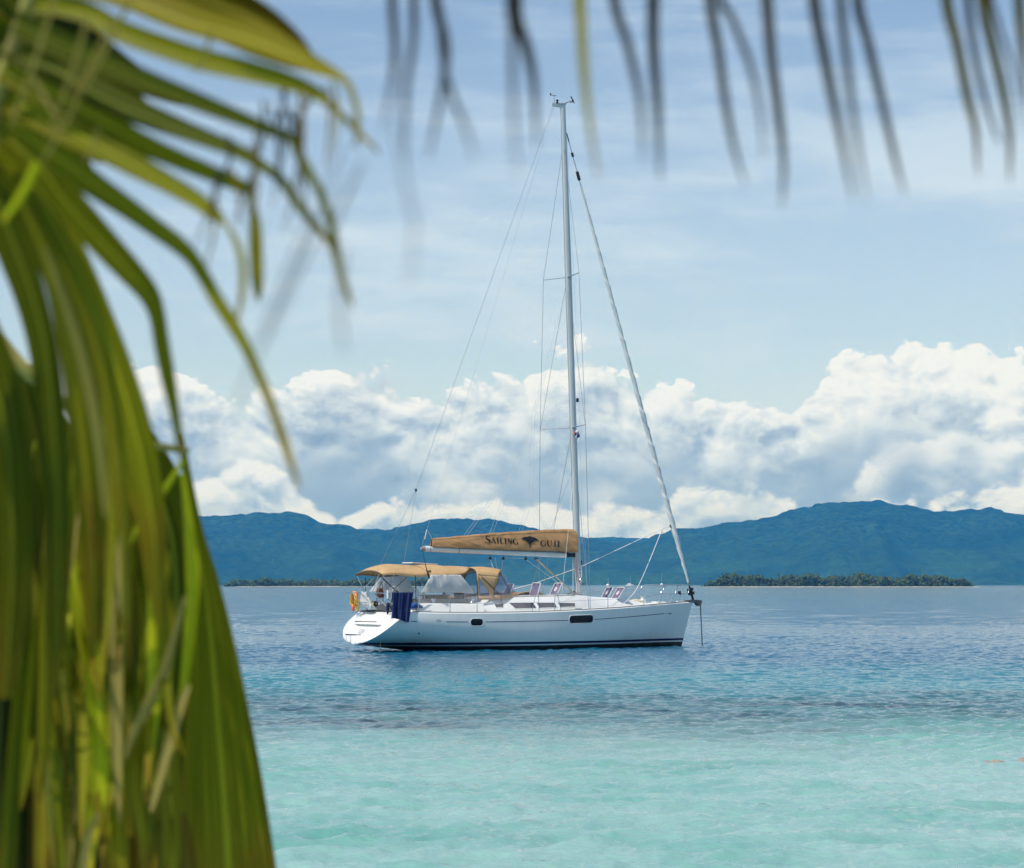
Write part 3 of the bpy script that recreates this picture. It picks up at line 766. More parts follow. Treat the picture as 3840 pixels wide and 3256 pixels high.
for quad in (((4.98, 1.585), (5.92, 1.585), (5.97, 1.405), (5.14, 1.395)), ((6.06, 1.585), (6.78, 1.58), (6.82, 1.425), (6.09, 1.408)), ((6.91, 1.58), (7.63, 1.565), (7.59, 1.445), (6.97, 1.43)), ((4.42, 1.55), (4.71, 1.55), (4.71, 1.43), (4.44, 1.43))):
    def lerpq(u, v): 
        a = Vector(quad[0]).lerp(Vector(quad[1]), u); b = Vector(quad[3]).lerp(Vector(quad[2]), u); return a.lerp(b, v)
    f = MB(); nU = 10
    f.sheet([[cr_side(*lerpq(i / nU, j / 3), 0.008) for j in range(4)] for i in range(nU + 1)])
    win = f.build('window', M['smoke'], roof, smooth=True)
    fr = MB(); o_ = [Vector(p) for p in quad]; cen = sum(o_, Vector((0, 0))) / 4
    pr = []
    for i in range(4):
        a, b = o_[i], o_[(i + 1) % 4]
        for k in range(6): pr.append(a.lerp(b, k / 6))
    ring0 = [cr_side(*(p), 0.012) for p in pr]; ring1 = [cr_side(*(p + (p - cen).normalized() * 0.02), 0.012) for p in pr]; ring2 = [cr_side(*(p + (p - cen).normalized() * 0.024), -0.01) for p in pr]
    fr.sheet([ring0, ring1, ring2], wrap=True); fr.build('window_frame', M['gel'], roof)
gr = MB(); gr.tube([Vector((x, -(cr_par(x)[2] * 0.93) - 0.01, spl(x, SHEER) + 0.03 + cr_par(x)[0] * 0.925 + 0.015)) for x in [4.6 + 0.2 * k for k in range(17)]], 0.013, 6); gr.build('grab_rail', M['rail'], roof)
def roof_z(x, y=0.0):
    h, bb, bt = cr_par(x); zb = spl(x, SHEER) + 0.03
    return zb + h * (0.95 + 0.05 * (1 - min(abs(y) / max(bt * 0.88, 0.05), 1)))
# cockpit coamings
for side in (-1, 1):
    k = MB(); rows = []
    for x, zt in ((1.15, 1.42), (1.35, 1.55), (1.8, 1.585), (2.6, 1.57), (3.4, 1.56), (3.85, 1.60)):
        zb = spl(x, SHEER) + 0.03
        rows.append([(x, side * 1.58, zb), (x, side * 1.50, zt - 0.06), (x, side * 1.44, zt), (x, side * 1.16, zt + 0.01), (x, side * 1.08, zt - 0.04), (x, side * 0.96, zb - 0.02)])
    k.sheet(rows); k.add(rows[0], [(0, 1, 2, 3, 4, 5)]); k.build('cockpit_coaming', M['gel'], boat, smooth=True, sharp=35)
# winches
for x, y in ((2.04, -1.33), (2.04, 1.33), (3.55, -1.25), (3.55, 1.25)):
    k = MB(); zb = 1.58
    k.lathe([(0.10, 0), (0.10, 0.02), (0.085, 0.03), (0.062, 0.07), (0.062, 0.11), (0.085, 0.14), (0.085, 0.16), (0.05, 0.17), (0.02, 0.175)], (x, y, zb - 0.01), n=16)
    k.build('winch', M['steel'], boat, smooth=True, sharp=40)
# twin steering wheels on pedestals
for y in (-0.72, 0.72):
    k = MB(); cw = Vector((1.62, y, 1.66)); rad = 0.44
    ringp = [cw + Vector((0.0, rad * math.cos(a), rad * math.sin(a))) for a in [2 * math.pi * i / 28 for i in range(29)]]
    k.tube(ringp, 0.014, 6, caps=False)
    for i in range(5):
        a = 2 * math.pi * i / 5 + 0.3; k.tube([cw, cw + Vector((0, rad * math.cos(a), rad * math.sin(a)))], 0.008, 5)
    st = k.build('steering_wheel', M['steel'], boat, smooth=True)
    k = MB(); k.box((1.80, y, 1.28), (0.20, 0.24, 0.86), taper=0.8); k.box((1.80, y, 1.74), (0.18, 0.22, 0.08)); k.tube([(1.62, y, 1.66), (1.80, y, 1.66)], 0.03)
    k.build('steering_pedestal', M['gel'], boat)
    k = MB(); k.tube(smooth_pts([(1.93, y - 0.16, 1.30), (1.95, y - 0.16, 1.80), (1.95, y, 1.93), (1.95, y + 0.16, 1.80), (1.93, y + 0.16, 1.30)], 5), 0.013); k.build('grab_hoop', M['steel'], boat, smooth=True)
# cockpit table, dark companionway and cushions that show above the coaming
k = MB(); k.box((2.78, -0.05, 1.60), (0.95, 0.10, 0.50)); k.box((2.78, 0.02, 1.83), (0.95, 0.62, 0.03)); k.box((2.45, -0.3, 1.72), (0.34, 0.5, 0.03), Matrix.Rotation(R(-38), 3, 'Y')); k.build('cockpit_table', M['teak'], boat)
k = MB(); k.box((3.725, -0.02, 1.60), (0.02, 0.66, 0.62)); k.build('companionway', M['black'], boat)
for y in (-0.9, 0.9):
    k = MB(); k.box((2.6, y * 1.06, 1.50), (1.9, 0.10, 0.42), Matrix.Rotation(R(8 * (1 if y > 0 else -1)), 3, 'X')); k.build('cushion', M['grey_cloth'], boat)
# ------------------------------------------------------------------ hatches standing open
def hatch(x0, z0, x1, z1, y0, y1, disc):
    """hinged plate standing up from (x0,z0) to (x1,z1) between y0 and y1"""
    up = Vector((x1 - x0, 0, z1 - z0)); L_ = up.length; up.normalize(); ac = Vector((0, 1, 0)); nrm = up.cross(ac).normalized()
    rot = Matrix((ac, up, nrm)).transposed()
    cen = Vector(((x0 + x1) / 2, (y0 + y1) / 2, (z0 + z1) / 2)); W_ = abs(y1 - y0)
    f = MB(); rr = 0.06; t = 0.035
    def loop(wx, wy, r, dz):
        pts = []
        for sx, sy, a0 in ((1, 1, 0), (-1, 1, 90), (-1, -1, 180), (1, -1, 270)):
            for k in range(5):
                a = R(a0 + 22.5 * k); pts.append(cen + rot @ Vector((sx * (wx - r) + r * math.cos(a), sy * (wy - r) + r * math.sin(a), dz)))
        return pts
    O1, O2 = loop(W_ / 2, L_ / 2, rr, t / 2), loop(W_ / 2, L_ / 2, rr, -t / 2)
    I1, I2 = loop(W_ / 2 - .016, L_ / 2 - .016, rr * .6, t / 2), loop(W_ / 2 - .016, L_ / 2 - .016, rr * .6, -t / 2)
    n = len(O1); fs = []
    for a, b in ((0, 1), (1, 3), (3, 2), (2, 0)):
        fs += [(a * n + j, a * n + (j + 1) % n, b * n + (j + 1) % n, b * n + j) for j in range(n)]
    f.add(O1 + O2 + I1 + I2, fs)
    fr = f.build('hatch', M['gel'], boat)
    p = MB(); P1, P2 = loop(W_ / 2 - .017, L_ / 2 - .017, rr * .6, t * .25), loop(W_ / 2 - .017, L_ / 2 - .017, rr * .6, -t * .25)
    p.sheet([P1, P2], wrap=True); p.add(P1, [tuple(range(n))]); p.add(P2, [tuple(range(n))]); p.build('hatch_pane', M['acrylic'], fr)
    if disc:
        for s in (1, -1):
            q = MB(); q.lathe([(0.085, 0), (0.085, 0.006), (0.06, 0.012), (0.001, 0.014)], cen + nrm * (t * .27) * s, nrm * s, 16); q.build('vent_disc', M['cream'], fr)
    for yy in (-0.14, 0.14):
        h = MB(); h.box(cen + rot @ Vector((yy, L_ / 2 - 0.075, 0.0)), (0.035, 0.05, 0.05), rot); h.build('hatch_handle', M['black'], fr)
    g_ = MB(); g_.tube([(x0 + up.x * .1, y1 - .03, z0 + .05), (x0 + .20, y1 - .03, z0 - 0.01)], 0.007); g_.build('hatch_stay', M['steel'], fr)
hatch(6.29, 1.80, 6.43, 2.26, -0.90, -0.36, False)
hatch(7.06, 1.82, 7.29, 2.25, -0.90, -0.40, True)
hatch(9.68, 1.70, 9.96, 2.10, -0.70, -0.24, True)
hatch(9.78, 1.72, 10.03, 2.10, 0.15, 0.60, True)
hatch(5.72, 1.84, 5.88, 2.23, -0.02, 0.46, False)

# ------------------------------------------------------------------ mast, spreaders, boom, sails
def mast_c(z): return Vector((8.49 - (z - 1.85) * (0.64 / 17.03), 0, z))
k = MB(); zz = [1.80 + 17.08 * i / 40 for i in range(41)]
k.tube([mast_c(z) for z in zz], [0.125 if z < 13.5 else 0.125 - (z - 13.5) * 0.0065 for z in zz], 20, rb=[0.080 if z < 13.5 else 0.080 - (z - 13.5) * 0.0045 for z in zz], up=(1, 0, 0))
mast = k.build('mast', M['alu'], boat, smooth=True, sharp=50)
k = MB(); k.tube([mast_c(z) + Vector((-0.125 if z < 13.5 else -0.125 + (z - 13.5) * 0.0065, 0, 0)) for z in zz], 0.013, 5); k.build('sail_track', M['rail'], mast)
k = MB(); k.lathe([(0.19, 0), (0.19, 0.03), (0.15, 0.05)], (8.50, 0, roof_z(8.5) - 0.02)); k.build('mast_collar', M['black'], mast)
for z, x, y, wv in ((7.66, 7.83, 1.515, 0.055), (12.88, 7.77, 1.19, 0.045)):
    for s in (-1, 1):
        k = MB(); k.tube([mast_c(z) + Vector((-0.04, s * 0.06, 0)), (x, s * y, z + 0.01)], [wv, wv * 0.6], 8, rb=[0.016, 0.012], up=(1, 0, 0)); k.build('spreader', M['alu'], mast, smooth=True)
k = MB(); k.box((7.62, 0, 18.81), (0.44, 0.06, 0.11), Matrix.Rotation(R(3), 3, 'Y')); k.box((7.84, 0, 18.885), (0.25, 0.13, 0.035)); k.build('masthead', M['alu'], mast)
k = MB(); k.lathe([(0.045, 0), (0.045, 0.05), (0.03, 0.07), (0.03, 0.10), (0.05, 0.11), (0.05, 0.14)], (7.62, 0, 18.86), n=10); k.build('masthead_light', M['black'], mast)
k = MB(); k.tube([(7.90, 0, 18.90), (8.24, -0.02, 19.03)], 0.010, 5); k.lathe([(0.03, 0), (0.03, 0.08)], (8.24, -0.02, 18.98), n=8)
k.add([(8.27, -0.02, 19.02), (8.22, -0.02, 19.04), (8.14, -0.02, 19.16), (8.19, -0.02, 19.17)], [(0, 1, 2, 3)])
for a in (0.4, 2.5, 4.6): k.tube([(8.24, -0.02, 18.98), (8.24 + 0.08 * math.cos(a), -0.02 + 0.08 * math.sin(a), 18.97)], 0.006, 4); k.lathe([(0.02, -0.02), (0.005, 0.02)], (8.24 + 0.08 * math.cos(a), -0.02 + 0.08 * math.sin(a), 18.97), n=6)
k.build('wind_sensor', M['black'], mast, solid=0.006)
k = MB(); k.tube([(7.50, 0, 18.88), (7.49, 0, 19.12)], 0.005, 4); k.tube([(7.36, 0.06, 19.15), (7.58, -0.02, 19.13)], 0.007, 4); k.add([(7.35, 0.06, 19.14), (7.42, 0.04, 19.14), (7.38, 0.05, 19.24)], [(0, 1, 2)]); k.build('wind_vane', M['black'], mast, solid=0.006)
k = MB(); k.tube([(7.86, 0.04, 18.9), (7.86, 0.04, 19.75)], 0.0035, 4); k.build('aerial', M['wire_thin'], mast)
k = MB(); k.box((8.44, 0, 8.62), (0.07, 0.07, 0.13)); k.build('steaming_light', M['black'], mast)
for c_, s_ in (((8.58, -0.02, 2.95), (0.05, 0.05, 0.16)), ((8.46, -0.085, 2.72), (0.05, 0.03, 0.05)), ((8.46, -0.085, 2.60), (0.05, 0.03, 0.05))): k = MB(); k.box(c_, s_); k.build('mast_fitting', M['black'], mast)
for y in (-0.1, 0.1): k = MB(); k.lathe([(0.06, 0), (0.05, 0.03), (0.04, 0.07), (0.06, 0.11)], (8.47, y * .75, 2.35), (0, -1 if y < 0 else 1, 0), 12); k.build('mast_winch', M['steel'], mast, smooth=True)
k = MB(); k.tube(smooth_pts([(8.42, -0.095, 2.9), (8.44, -0.12, 2.5), (8.50, -0.12, 2.42), (8.55, -0.11, 2.55), (8.52, -0.095, 2.95)], 5), 0.011, 5); k.build('halyard_coil', M['rope'], mast)

def boom_z(x): return 3.405 + (x - 2.28) * (3.215 - 3.405) / 5.87
k = MB(); xs_ = [2.42 + 5.55 * i / 12 for i in range(13)]
k.tube([(x, 0, boom_z(x)) for x in xs_], [0.098] * 13, 16, rb=[0.065] * 13, up=(0, 0, 1)); boom = k.build('boom', M['boomw'], boat, smooth=True, sharp=50)
k = MB(); k.tube([(2.28, 0, boom_z(2.28) + 0.01), (2.34, 0, boom_z(2.34)), (2.42, 0, boom_z(2.42))], [0.055, 0.085, 0.1], 12, rb=[0.04, 0.06, 0.067]); k.build('boom_end_cap', M['rail'], boom)
k = MB(); k.tube([(7.97, 0, boom_z(7.97)), (8.22, 0, boom_z(8.22))], [0.09, 0.06], 10, rb=[0.06, 0.05]); k.box((8.30, 0, 3.22), (0.14, 0.08, 0.14)); k.build('gooseneck', M['black'], boom)
for x, m_ in ((2.62, 'black'), (3.44, 'boomw'), (3.72, 'red')):
    k = MB(); k.tube([(x, 0.068 * math.cos(a), boom_z(x) + 0.101 * math.sin(a)) for a in [2 * math.pi * i / 16 for i in range(17)]], 0.008, 4, caps=False); k.build('boom_strap', M[m_], boom)
for x, z in ((4.95, 3.09), (5.46, 3.09), (6.35, 3.085)):
    k = MB(); k.lathe([(0.03, -0.02), (0.052, -0.014), (0.052, 0.014), (0.03, 0.02)], (x, 0, z), (0, 1, 0), 12); k.tube([(x, 0, z), (x, 0, boom_z(x) - 0.09)], 0.012, 5); k.build('sheet_block', M['black'], boom)
k = MB(); k.tube([(6.76, 0, 3.08), (7.5, 0, 2.515)], 0.035, 8); k.tube([(7.5, 0, 2.515), (8.26, 0, 1.93)], 0.024, 8); k.build('boom_vang', M['beige'], boat, smooth=True)
for c_ in ((6.76, 0, 3.09), (8.27, 0, 1.94)): k = MB(); k.box(c_, (0.10, 0.06, 0.06)); k.build('vang_fitting', M['black'], boat)

COVB = [(2.68, 3.465), (4.0, 3.425), (6.0, 3.37), (7.6, 3.345), (8.18, 3.30), (8.36, 3.33)]
COVT = [(2.68, 3.735), (3.98, 3.85), (5.0, 3.94), (6.13, 4.015), (7.22, 4.085), (8.0, 4.115), (8.36, 4.115)]
def cover_half(x, f):
    w = 0.125 + 0.075 * (x - 2.68) / 5.68
    return w * (1 - f ** 1.7 * 0.80) * (0.72 + 0.28 * math.sin(min(f * 2.6 + 0.5, math.pi / 2)))
def cover_pt(x, f, side=-1, off=0.0):
    zb, zt = spl(x, COVB), spl(x, COVT)
    g1 = float(value_noise(np.array(x * 1.0 + f * 0.5), np.array(f * 0.7 - x * 0.3 + side * 5.0), 0.26, 41)); g2 = float(value_noise(np.array(x * 1.0 + f * 0.9), np.array(f * 0.35 + side * 3.0), 0.10, 42))
    wr = (0.016 * g1 + 0.008 * g2) * (0.25 + math.sin(f * 3.14)) + 0.016 * math.sin(f * 15 + (x - 8) * 6 + g1) * max(0, (x - 7.7) / 0.65) * f
    return Vector((x, side * (cover_half(x, f) + wr + off), zb + (zt - zb) * f))
k = MB(); rows = []
for i in range(201):
    x = 2.68 + 5.68 * i / 200
    rows.append([cover_pt(x, j / 16) for j in range(17)] + [Vector((x, 0, spl(x, COVT) + 0.012 + 0.006 * math.sin(x * 9)))] + [cover_pt(x, 1 - j / 16, 1) for j in range(17)])
k.sheet(rows); n0 = len(rows[0]); k.add(rows[0], [tuple(range(n0))]); k.add(rows[-1], [tuple(range(n0))])
cover = k.build('sail_cover', M['cover'], boat, smooth=True, sharp=60)
k = MB(); k.sheet([[cover_pt(2.70 + 5.64 * i / 80, f, -1, 0.006) for f in (0.885, 0.93)] for i in range(81)]); k.build('zip_flap', M['cover'], cover, solid=0.006)
k = MB()
for z in (3.52, 3.60, 3.68): k.lathe([(0.03, 0), (0.03, 0.02)], (2.665, -0.03, z), (-1, 0, 0), 8)
k.build('batten_end', M['black'], cover)
def on_cover(x, z): 
    zb, zt = spl(x, COVB), spl(x, COVT)
    return cover_pt(x, min(max((z - zb) / (zt - zb), 0), 1), -1, 0.014)
stroke_letters('S', lambda u, v: on_cover(4.69 + u * 1.3 + v * 0.10, 3.620 + v - u * 0.05), 0.235, cover, M['ink'])
stroke_letters('AILING', lambda u, v: on_cover(4.90 + u * 1.30 + v * 0.06, 3.607 + v - u * 0.05), 0.200, cover, M['ink'])
stroke_letters('GUJI', lambda u, v: on_cover(6.84 + u * 1.40 + v * 0.06, 3.520 + v - u * 0.03), 0.205, cover, M['ink'])
MR = [(1300, 230), (1340, 207), (1375, 203), (1392, 204), (1394, 190), (1402, 198), (1416, 198), (1424, 190), (1428, 204), (1460, 208), (1490, 223), (1522, 250), (1485, 247), (1450, 262), (1425, 282), (1413, 300), (1410, 330), (1404, 357), (1400, 330), (1396, 298), (1386, 278), (1368, 262), (1340, 242)]
k = MB(); up_, lo_ = MR[:12], [MR[0]] + MR[:11:-1]
def mr(p): return on_cover(6.09 + (p[0] - 1300) * 0.003227, 3.878 - (p[1] - 190) * 0.00279)
def chain_at(ch, a):
    for p, q in zip(ch[:-1], ch[1:]):
        if p[0] <= a <= q[0]: return (a, p[1] + (q[1] - p[1]) * (a - p[0]) / max(q[0] - p[0], 1e-6))
    return ch[-1]
body_lo = [(1300, 230), (1340, 242), (1368, 262), (1386, 278), (1396, 298), (1404, 312), (1413, 300), (1425, 282), (1450, 262), (1485, 247), (1522, 250)]
aa = [1300 + 222 * i / 60 for i in range(61)]
k.sheet([[mr((a, chain_at(up_, a)[1] + (chain_at(body_lo, a)[1] - chain_at(up_, a)[1]) * f / 8)) for f in range(9)] for a in aa])
k.add([mr((1398, 305)), mr((1411, 305)), mr((1408, 332)), mr((1404, 357)), mr((1401, 332))], [(0, 1, 2, 3, 4)])
k.build('ray_emblem', M['ink'], cover, fix=False)

def stay(z): return Vector((13.22 - (z - 1.90) * (13.22 - 8.0) / 15.98, 0, z))
k = MB(); rows = []
RG = [(2.25, 0.036), (2.7, 0.05), (3.5, 0.078), (4.2, 0.10), (4.7, 0.092), (6, 0.092), (10, 0.078), (14, 0.060), (16.1, 0.034)]
ax = (stay(10) - stay(3)).normalized(); e1 = Vector((0, 1, 0)); e2 = ax.cross(e1)
nz = 260
for i in range(nz + 1):
    z = 2.25 + 13.85 * i / nz; r0 = spl(z, RG); row = []
    for j in range(24):
        a = 2 * math.pi * j / 24
        ph = (a / (2 * math.pi) + z / 0.62 + 0.12 * math.sin(z * 2.3)) % 1.0
        rr_ = r0 * (0.78 + 0.34 * ph + 0.04 * math.sin(z * 17 + 2 * a))
        row.append(stay(z) + (e1 * math.cos(a) + e2 * math.sin(a)) * rr_)
    rows.append(row)
k.sheet(rows, wrap=True); genoa = k.build('furled_headsail', M['genoa'], boat, smooth=True, sharp=35)
k = MB(); k.tube([stay(16.0), stay(17.9)], 0.014, 6); k.build('forestay', M['wire'], boat)
for za, zb_, r_ in ((16.28, 16.58, .055), (17.08, 17.22, .045), (17.6, 17.85, .02)): k = MB(); k.tube([stay(za), stay(zb_)], r_, 10); k.build('halyard_swivel', M['black'], boat)
k = MB(); k.tube([stay(1.62), stay(1.95)], 0.045, 8); k.tube([stay(1.84), stay(1.92)], 0.12, 14); k.tube([stay(1.98), stay(2.06)], 0.12, 14); k.tube([stay(1.92), stay(1.98)], 0.07, 10); k.tube([stay(2.0), stay(2.3)], 0.035, 8); k.build('furling_drum', M['black'], boat)
k = MB(); cl = stay(4.28) + Vector((-0.10, 0, 0)); k.lathe([(0.05, -0.01), (0.06, 0), (0.05, 0.01)], cl, (0, 1, 0), 10); k.build('clew_ring', M['black'], genoa)
CLEW = Vector((11.98, 0, 4.18))
k = MB()
for a in range(4): k.tube([CLEW + Vector((0.05 * math.cos(a * 1.6), 0.05, 0.06 * math.sin(a * 1.6))), CLEW + Vector((-0.08 + 0.03 * a, -0.06, -0.12 - 0.03 * (a % 2)))], 0.014, 5)
k.tube([CLEW, cl], 0.014, 5); k.build('clew_knot', M['rope'], genoa)
def line(name, pts, r, m, parent=boat, n=5, sag=0.0):
    q = MB()
    if sag:
        a, b = Vector(pts[0]), Vector(pts[-1]); pts = [a.lerp(b, i / 14) - Vector((0, 0, sag * 4 * (i / 14) * (1 - i / 14))) for i in range(15)]
    q.tube(pts, r, n); return q.build(name, m, parent)
line('headsail_sheet', [CLEW, (8.75, 0.35, 2.80), (7.1, 0.75, 2.22), (4.6, 1.35, 1.6)], 0.012, M['rope'])
line('headsail_sheet', smooth_pts([CLEW, (11.18, -0.42, 3.07), (10.58, -0.6, 2.16), (10.2, -0.7, 1.78), (9.6, -1.0, 1.52), (8.6, -1.25, 1.44), (7.4, -1.5, 1.36)], 5), 0.012, M['rope'])

# ------------------------------------------------------------------ standing and running rigging
for s in (-1, 1):
    line('cap_shroud', [(7.90, s * 1.72, 1.36), (7.83, s * 1.515, 7.67)], 0.009, M['wire'])
    line('upper_shroud', [(7.83, s * 1.515, 7.67), (7.77, s * 1.19, 12.89)], 0.008, M['wire'])
    line('top_shroud', [(7.77, s * 1.19, 12.89), mast_c(17.3) + Vector((-.04, s * .06, 0))], 0.007, M['wire'])
    line('lower_shroud', [(7.88, s * 1.66, 1.38), mast_c(7.45) + Vector((-.05, s * .07, 0))], 0.008, M['wire'])
    line('diagonal_shroud', [(7.83, s * 1.50, 7.67), mast_c(12.7) + Vector((-.05, s * .07, 0))], 0.007, M['wire'])
    k = MB(); k.tube([(7.90, s * 1.72, 1.34), (7.896, s * 1.705, 1.80)], 0.016, 6); k.tube([(7.88, s * 1.66, 1.36), (7.90, s * 1.58, 1.72)], 0.014, 6); k.build('rigging_screw', M['steel'], boat)
    line('backstay_bridle', [(2.09, 0, 5.35), (0.62, s * 1.38, 1.32)], 0.0055, M['wire'])
    line('lazy_jack', [mast_c(12.4) + Vector((-.06, s * .08, 0)), (6.66, s * 0.10, 8.05), (5.98, s * .12, 6.3), (3.97, s * 0.12, 3.83)], 0.004, M['wire_thin'], n=4)
    line('lazy_jack', [(6.66, s * 0.10, 8.05), (6.55, s * .12, 5.1), (6.13, s * 0.10, 4.01)], 0.004, M['wire_thin'], n=4)
    line('lazy_jack', [(5.98, s * .12, 6.3), (4.98, s * 0.11, 3.93)], 0.004, M['wire_thin'], n=4)
    line('lazy_jack', [(6.55, s * .12, 5.1), (7.25, s * 0.08, 4.08)], 0.004, M['wire_thin'], n=4)
    line('runner', [mast_c(6.2) + Vector((-.05, s * .07, 0)), (7.05, s * 1.2, 1.6)], 0.006, M['wire'], n=4)
line('backstay', [(7.46, 0, 18.76), (2.09, 0, 5.35)], 0.0055, M['wire'])
k = MB(); k.box((2.09, 0, 5.36), (0.05, 0.05, 0.10)); k.build('bridle_block', M['black'], boat)
line('topping_lift', [(7.52, 0.03, 18.76), (2.51, 0, 4.05), (2.31, 0, 3.49)], 0.0038, M['wire_thin'])
line('topping_tail', [(2.51, 0, 4.05), (2.70, 0, 3.76)], 0.008, M['rope']); line('topping_tail', [(2.50, 0, 4.04), (2.42, 0, 3.72)], 0.014, M['rope'])
for a, b in (((4.93, -.02, 3.06), (5.02, -.15, 2.70)), ((4.98, .02, 3.06), (5.10, .12, 2.70)), ((5.14, 0, 3.12), (5.22, 0, 2.66)), ((5.46, 0, 3.05), (5.36, 0, 2.56)), ((5.46, 0, 3.10), (6.33, 0, 3.10)), ((6.37, 0, 3.06), (8.0, -.1, 2.0)), ((8.2, -.1, 3.15), (8.10, -.25, 1.84)), ((8.24, -.09, 3.1), (8.33, -.15, 1.84)), ((8.30, .09, 3.1), (8.36, .12, 1.84))):
    line('control_line', [a, b], 0.007, M['rope'])
line('control_line', [(8.34, -.09, 3.1), (8.36, -.14, 1.84)], 0.006, M['red'])
k = MB(); k.lathe([(0.03, -0.02), (0.06, -0.014), (0.06, 0.014), (0.03, 0.02)], (5.36, 0, 2.56), (0, 1, 0), 12); k.tube([(5.36, 0, 2.56), (5.8, 0, 1.86)], 0.012, 5); k.build('traveller_block', M['black'], boat)
line('inner_halyard', [mast_c(17.7) + Vector((.12, 0, 0)), mast_c(9) + Vector((.26, -.06, 0)), mast_c(2.2) + Vector((.14, -.06, 0))], 0.004, M['wire_thin'], n=4)
line('flag_halyard', [(7.88, -0.98, 7.66), (7.92, -1.55, 1.5)], 0.003, M['wire_thin'], n=4)
k = MB(); k.tube(smooth_pts([(8.2, .35, 1.84), (8.3, .1, 1.92), (8.2, -.2, 1.88), (8.05, -.3, 1.86), (8.15, -.1, 1.93), (8.3, -.3, 1.87)], 5), 0.022, 6); k.build('rope_pile', M['chain'], boat)

# ------------------------------------------------------------------ rails, stanchions, lifelines, netting
def stanchion(x, s): 
    p = rail_pt(x, s, 0.09); k = MB(); k.tube([p, p + Vector((0, 0, 0.60))], 0.0125, 6); k.tube([p, p + Vector((0, 0, 0.05))], 0.025, 6); k.build('stanchion', M['steel'], boat)
for s in (-1, 1):
    for x in (2.38, 3.36, 8.69, 10.53): stanchion(x, s)
    for xa, xb, xc, xd in ((5.44, 5.58, 5.68, 5.72), (6.34, 6.36, 6.46, 6.61)):
        k = MB(); a, b = rail_pt(xa, s, .09), rail_pt(xd, s, .09); z = a.z + .60
        k.tube(smooth_pts([a, (xb, a.y, z - .05), ((xb + xc) / 2, a.y, z + .01), (xc, a.y, z - .05), b], 5), 0.0125, 6); k.build('gate_stanchion', M['steel'], boat)
    xs1 = [1.22, 2.38, 3.36, 5.63]; xs2 = [6.41, 8.69, 10.53, 11.62]
    for dz in (0.59, 0.31):
        for seg in (xs1, xs2):
            line('lifeline', [rail_pt(x, s, 0.09, dz) if x < 11.5 else Vector((11.62 - (0.08 if dz < .5 else 0), s * 0.74, 1.52 + dz + .04)) for x in seg], 0.005, M['wire'], n=4)
def netting(x0, x1):
    k = MB(); nx = int((x1 - x0) / 0.065); nz_ = 8
    for j in range(nz_):
        for ph in (0, 1):
            pts = []
            for i in range(nx + 1):
                x = x0 + (x1 - x0) * i / nx; dz = 0.05 + 0.53 * (j + ((i + ph) % 2)) / nz_
                pts.append(rail_pt(x, -1, 0.088, dz))
            k.tube(pts, 0.0026, 3, caps=False)
    o = k.build('safety_netting', M['rope'], boat); o['kind'] = 'stuff'
netting(1.25, 5.4); netting(5.7, 7.7)
# pulpit
k = MB(); P0 = [(11.38, -0.72, 1.50), (11.62, -0.74, 2.14), (12.34, -0.46, 2.18), (12.95, -0.20, 2.19), (13.14, 0, 2.19), (12.95, 0.20, 2.19), (12.34, 0.46, 2.18), (11.62, 0.74, 2.14), (11.38, 0.72, 1.50)]
k.tube(smooth_pts(P0, 6), 0.0145, 7)
for s in (-1, 1):
    k.tube([(12.08, s * 0.44, 1.55), (12.34, s * 0.46, 2.17)], 0.0135, 6)
    k.tube(smooth_pts([(12.22, s * 0.45, 1.86), (12.75, s * 0.26, 1.86), (12.98, s * 0.18, 1.92), (12.98, s * 0.18, 2.18)], 5), 0.012, 6)
    k.tube([(12.46, s * 0.32, 1.55), (12.56, s * 0.33, 1.86)], 0.011, 6)
k.build('pulpit', M['steel'], boat, smooth=True)
k = MB(); k.box((12.48, -0.34, 1.90), (0.09, 0.07, 0.12)); k.build('bow_light', M['black'], boat)
# pushpit
for s in (-1, 1):
    k = MB()
    k.tube(smooth_pts([(1.22, s * 1.80, 1.31), (1.22, s * 1.82, 1.88), (0.95, s * 1.83, 1.92), (0.40, s * 1.80, 1.92), (0.28, s * 1.64, 1.92), (0.26, s * 1.2, 1.92), (0.30, s * 0.55, 1.92), (0.34, s * 0.50, 1.85), (0.92, s * 0.50, 1.31)], 6), 0.0145, 7)
    k.tube(smooth_pts([(1.22, s * 1.81, 1.60), (0.62, s * 1.78, 1.60), (0.5, s * 1.6, 1.60), (0.52, s * 0.9, 1.60), (0.62, s * 0.5, 1.6)], 6), 0.012, 6)
    for x, y in ((0.88, 1.72), (0.88, 1.1)): k.tube([(x, s * y, 1.30), (0.42 if y > 1.5 else 0.27, s * (y + .06), 1.92)], 0.012, 6)
    k.build('pushpit', M['steel'], boat, smooth=True)
k = MB(); k.box((0.30, -1.50, 1.88), (0.10, 0.10, 0.27)); k.build('equipment_box', M['gel'], boat)
k = MB()
for y in (0.22, -0.10): k.tube(smooth_pts([(-0.20, y, 0.50), (-0.36, y, 0.52), (-0.40, y, 0.40), (-0.42, y, -0.25)], 4), 0.014, 6)
for z in (0.12, -0.1): k.tube([(-0.415, -0.10, z), (-0.415, 0.22, z)], 0.013, 6)
k.build('swim_ladder', M['steel'], boat)
line('stern_line', smooth_pts([(0.72, -1.35, 1.30), (0.50, -1.15, 0.98), (0.30, -1.02, 0.5), (0.22, -1.02, 0.12), (0.20, -1.02, -0.1)], 5), 0.010, M['khaki_rope'])
k = MB(); k.tube([(0.86, -1.80, 1.05), (0.8, -1.80, 1.05)], 0.02); k.lathe([(0.03, 0), (0.03, 0.015), (0.001, 0.02)], hull_side(1.30, 0.60), (0, -1, 0), 8); k.tube([hull_side(1.30, 0.60, .006), hull_side(1.30, 0.30, .006)], 0.008, 4); k.build('exhaust_outlet', M['black'], boat)
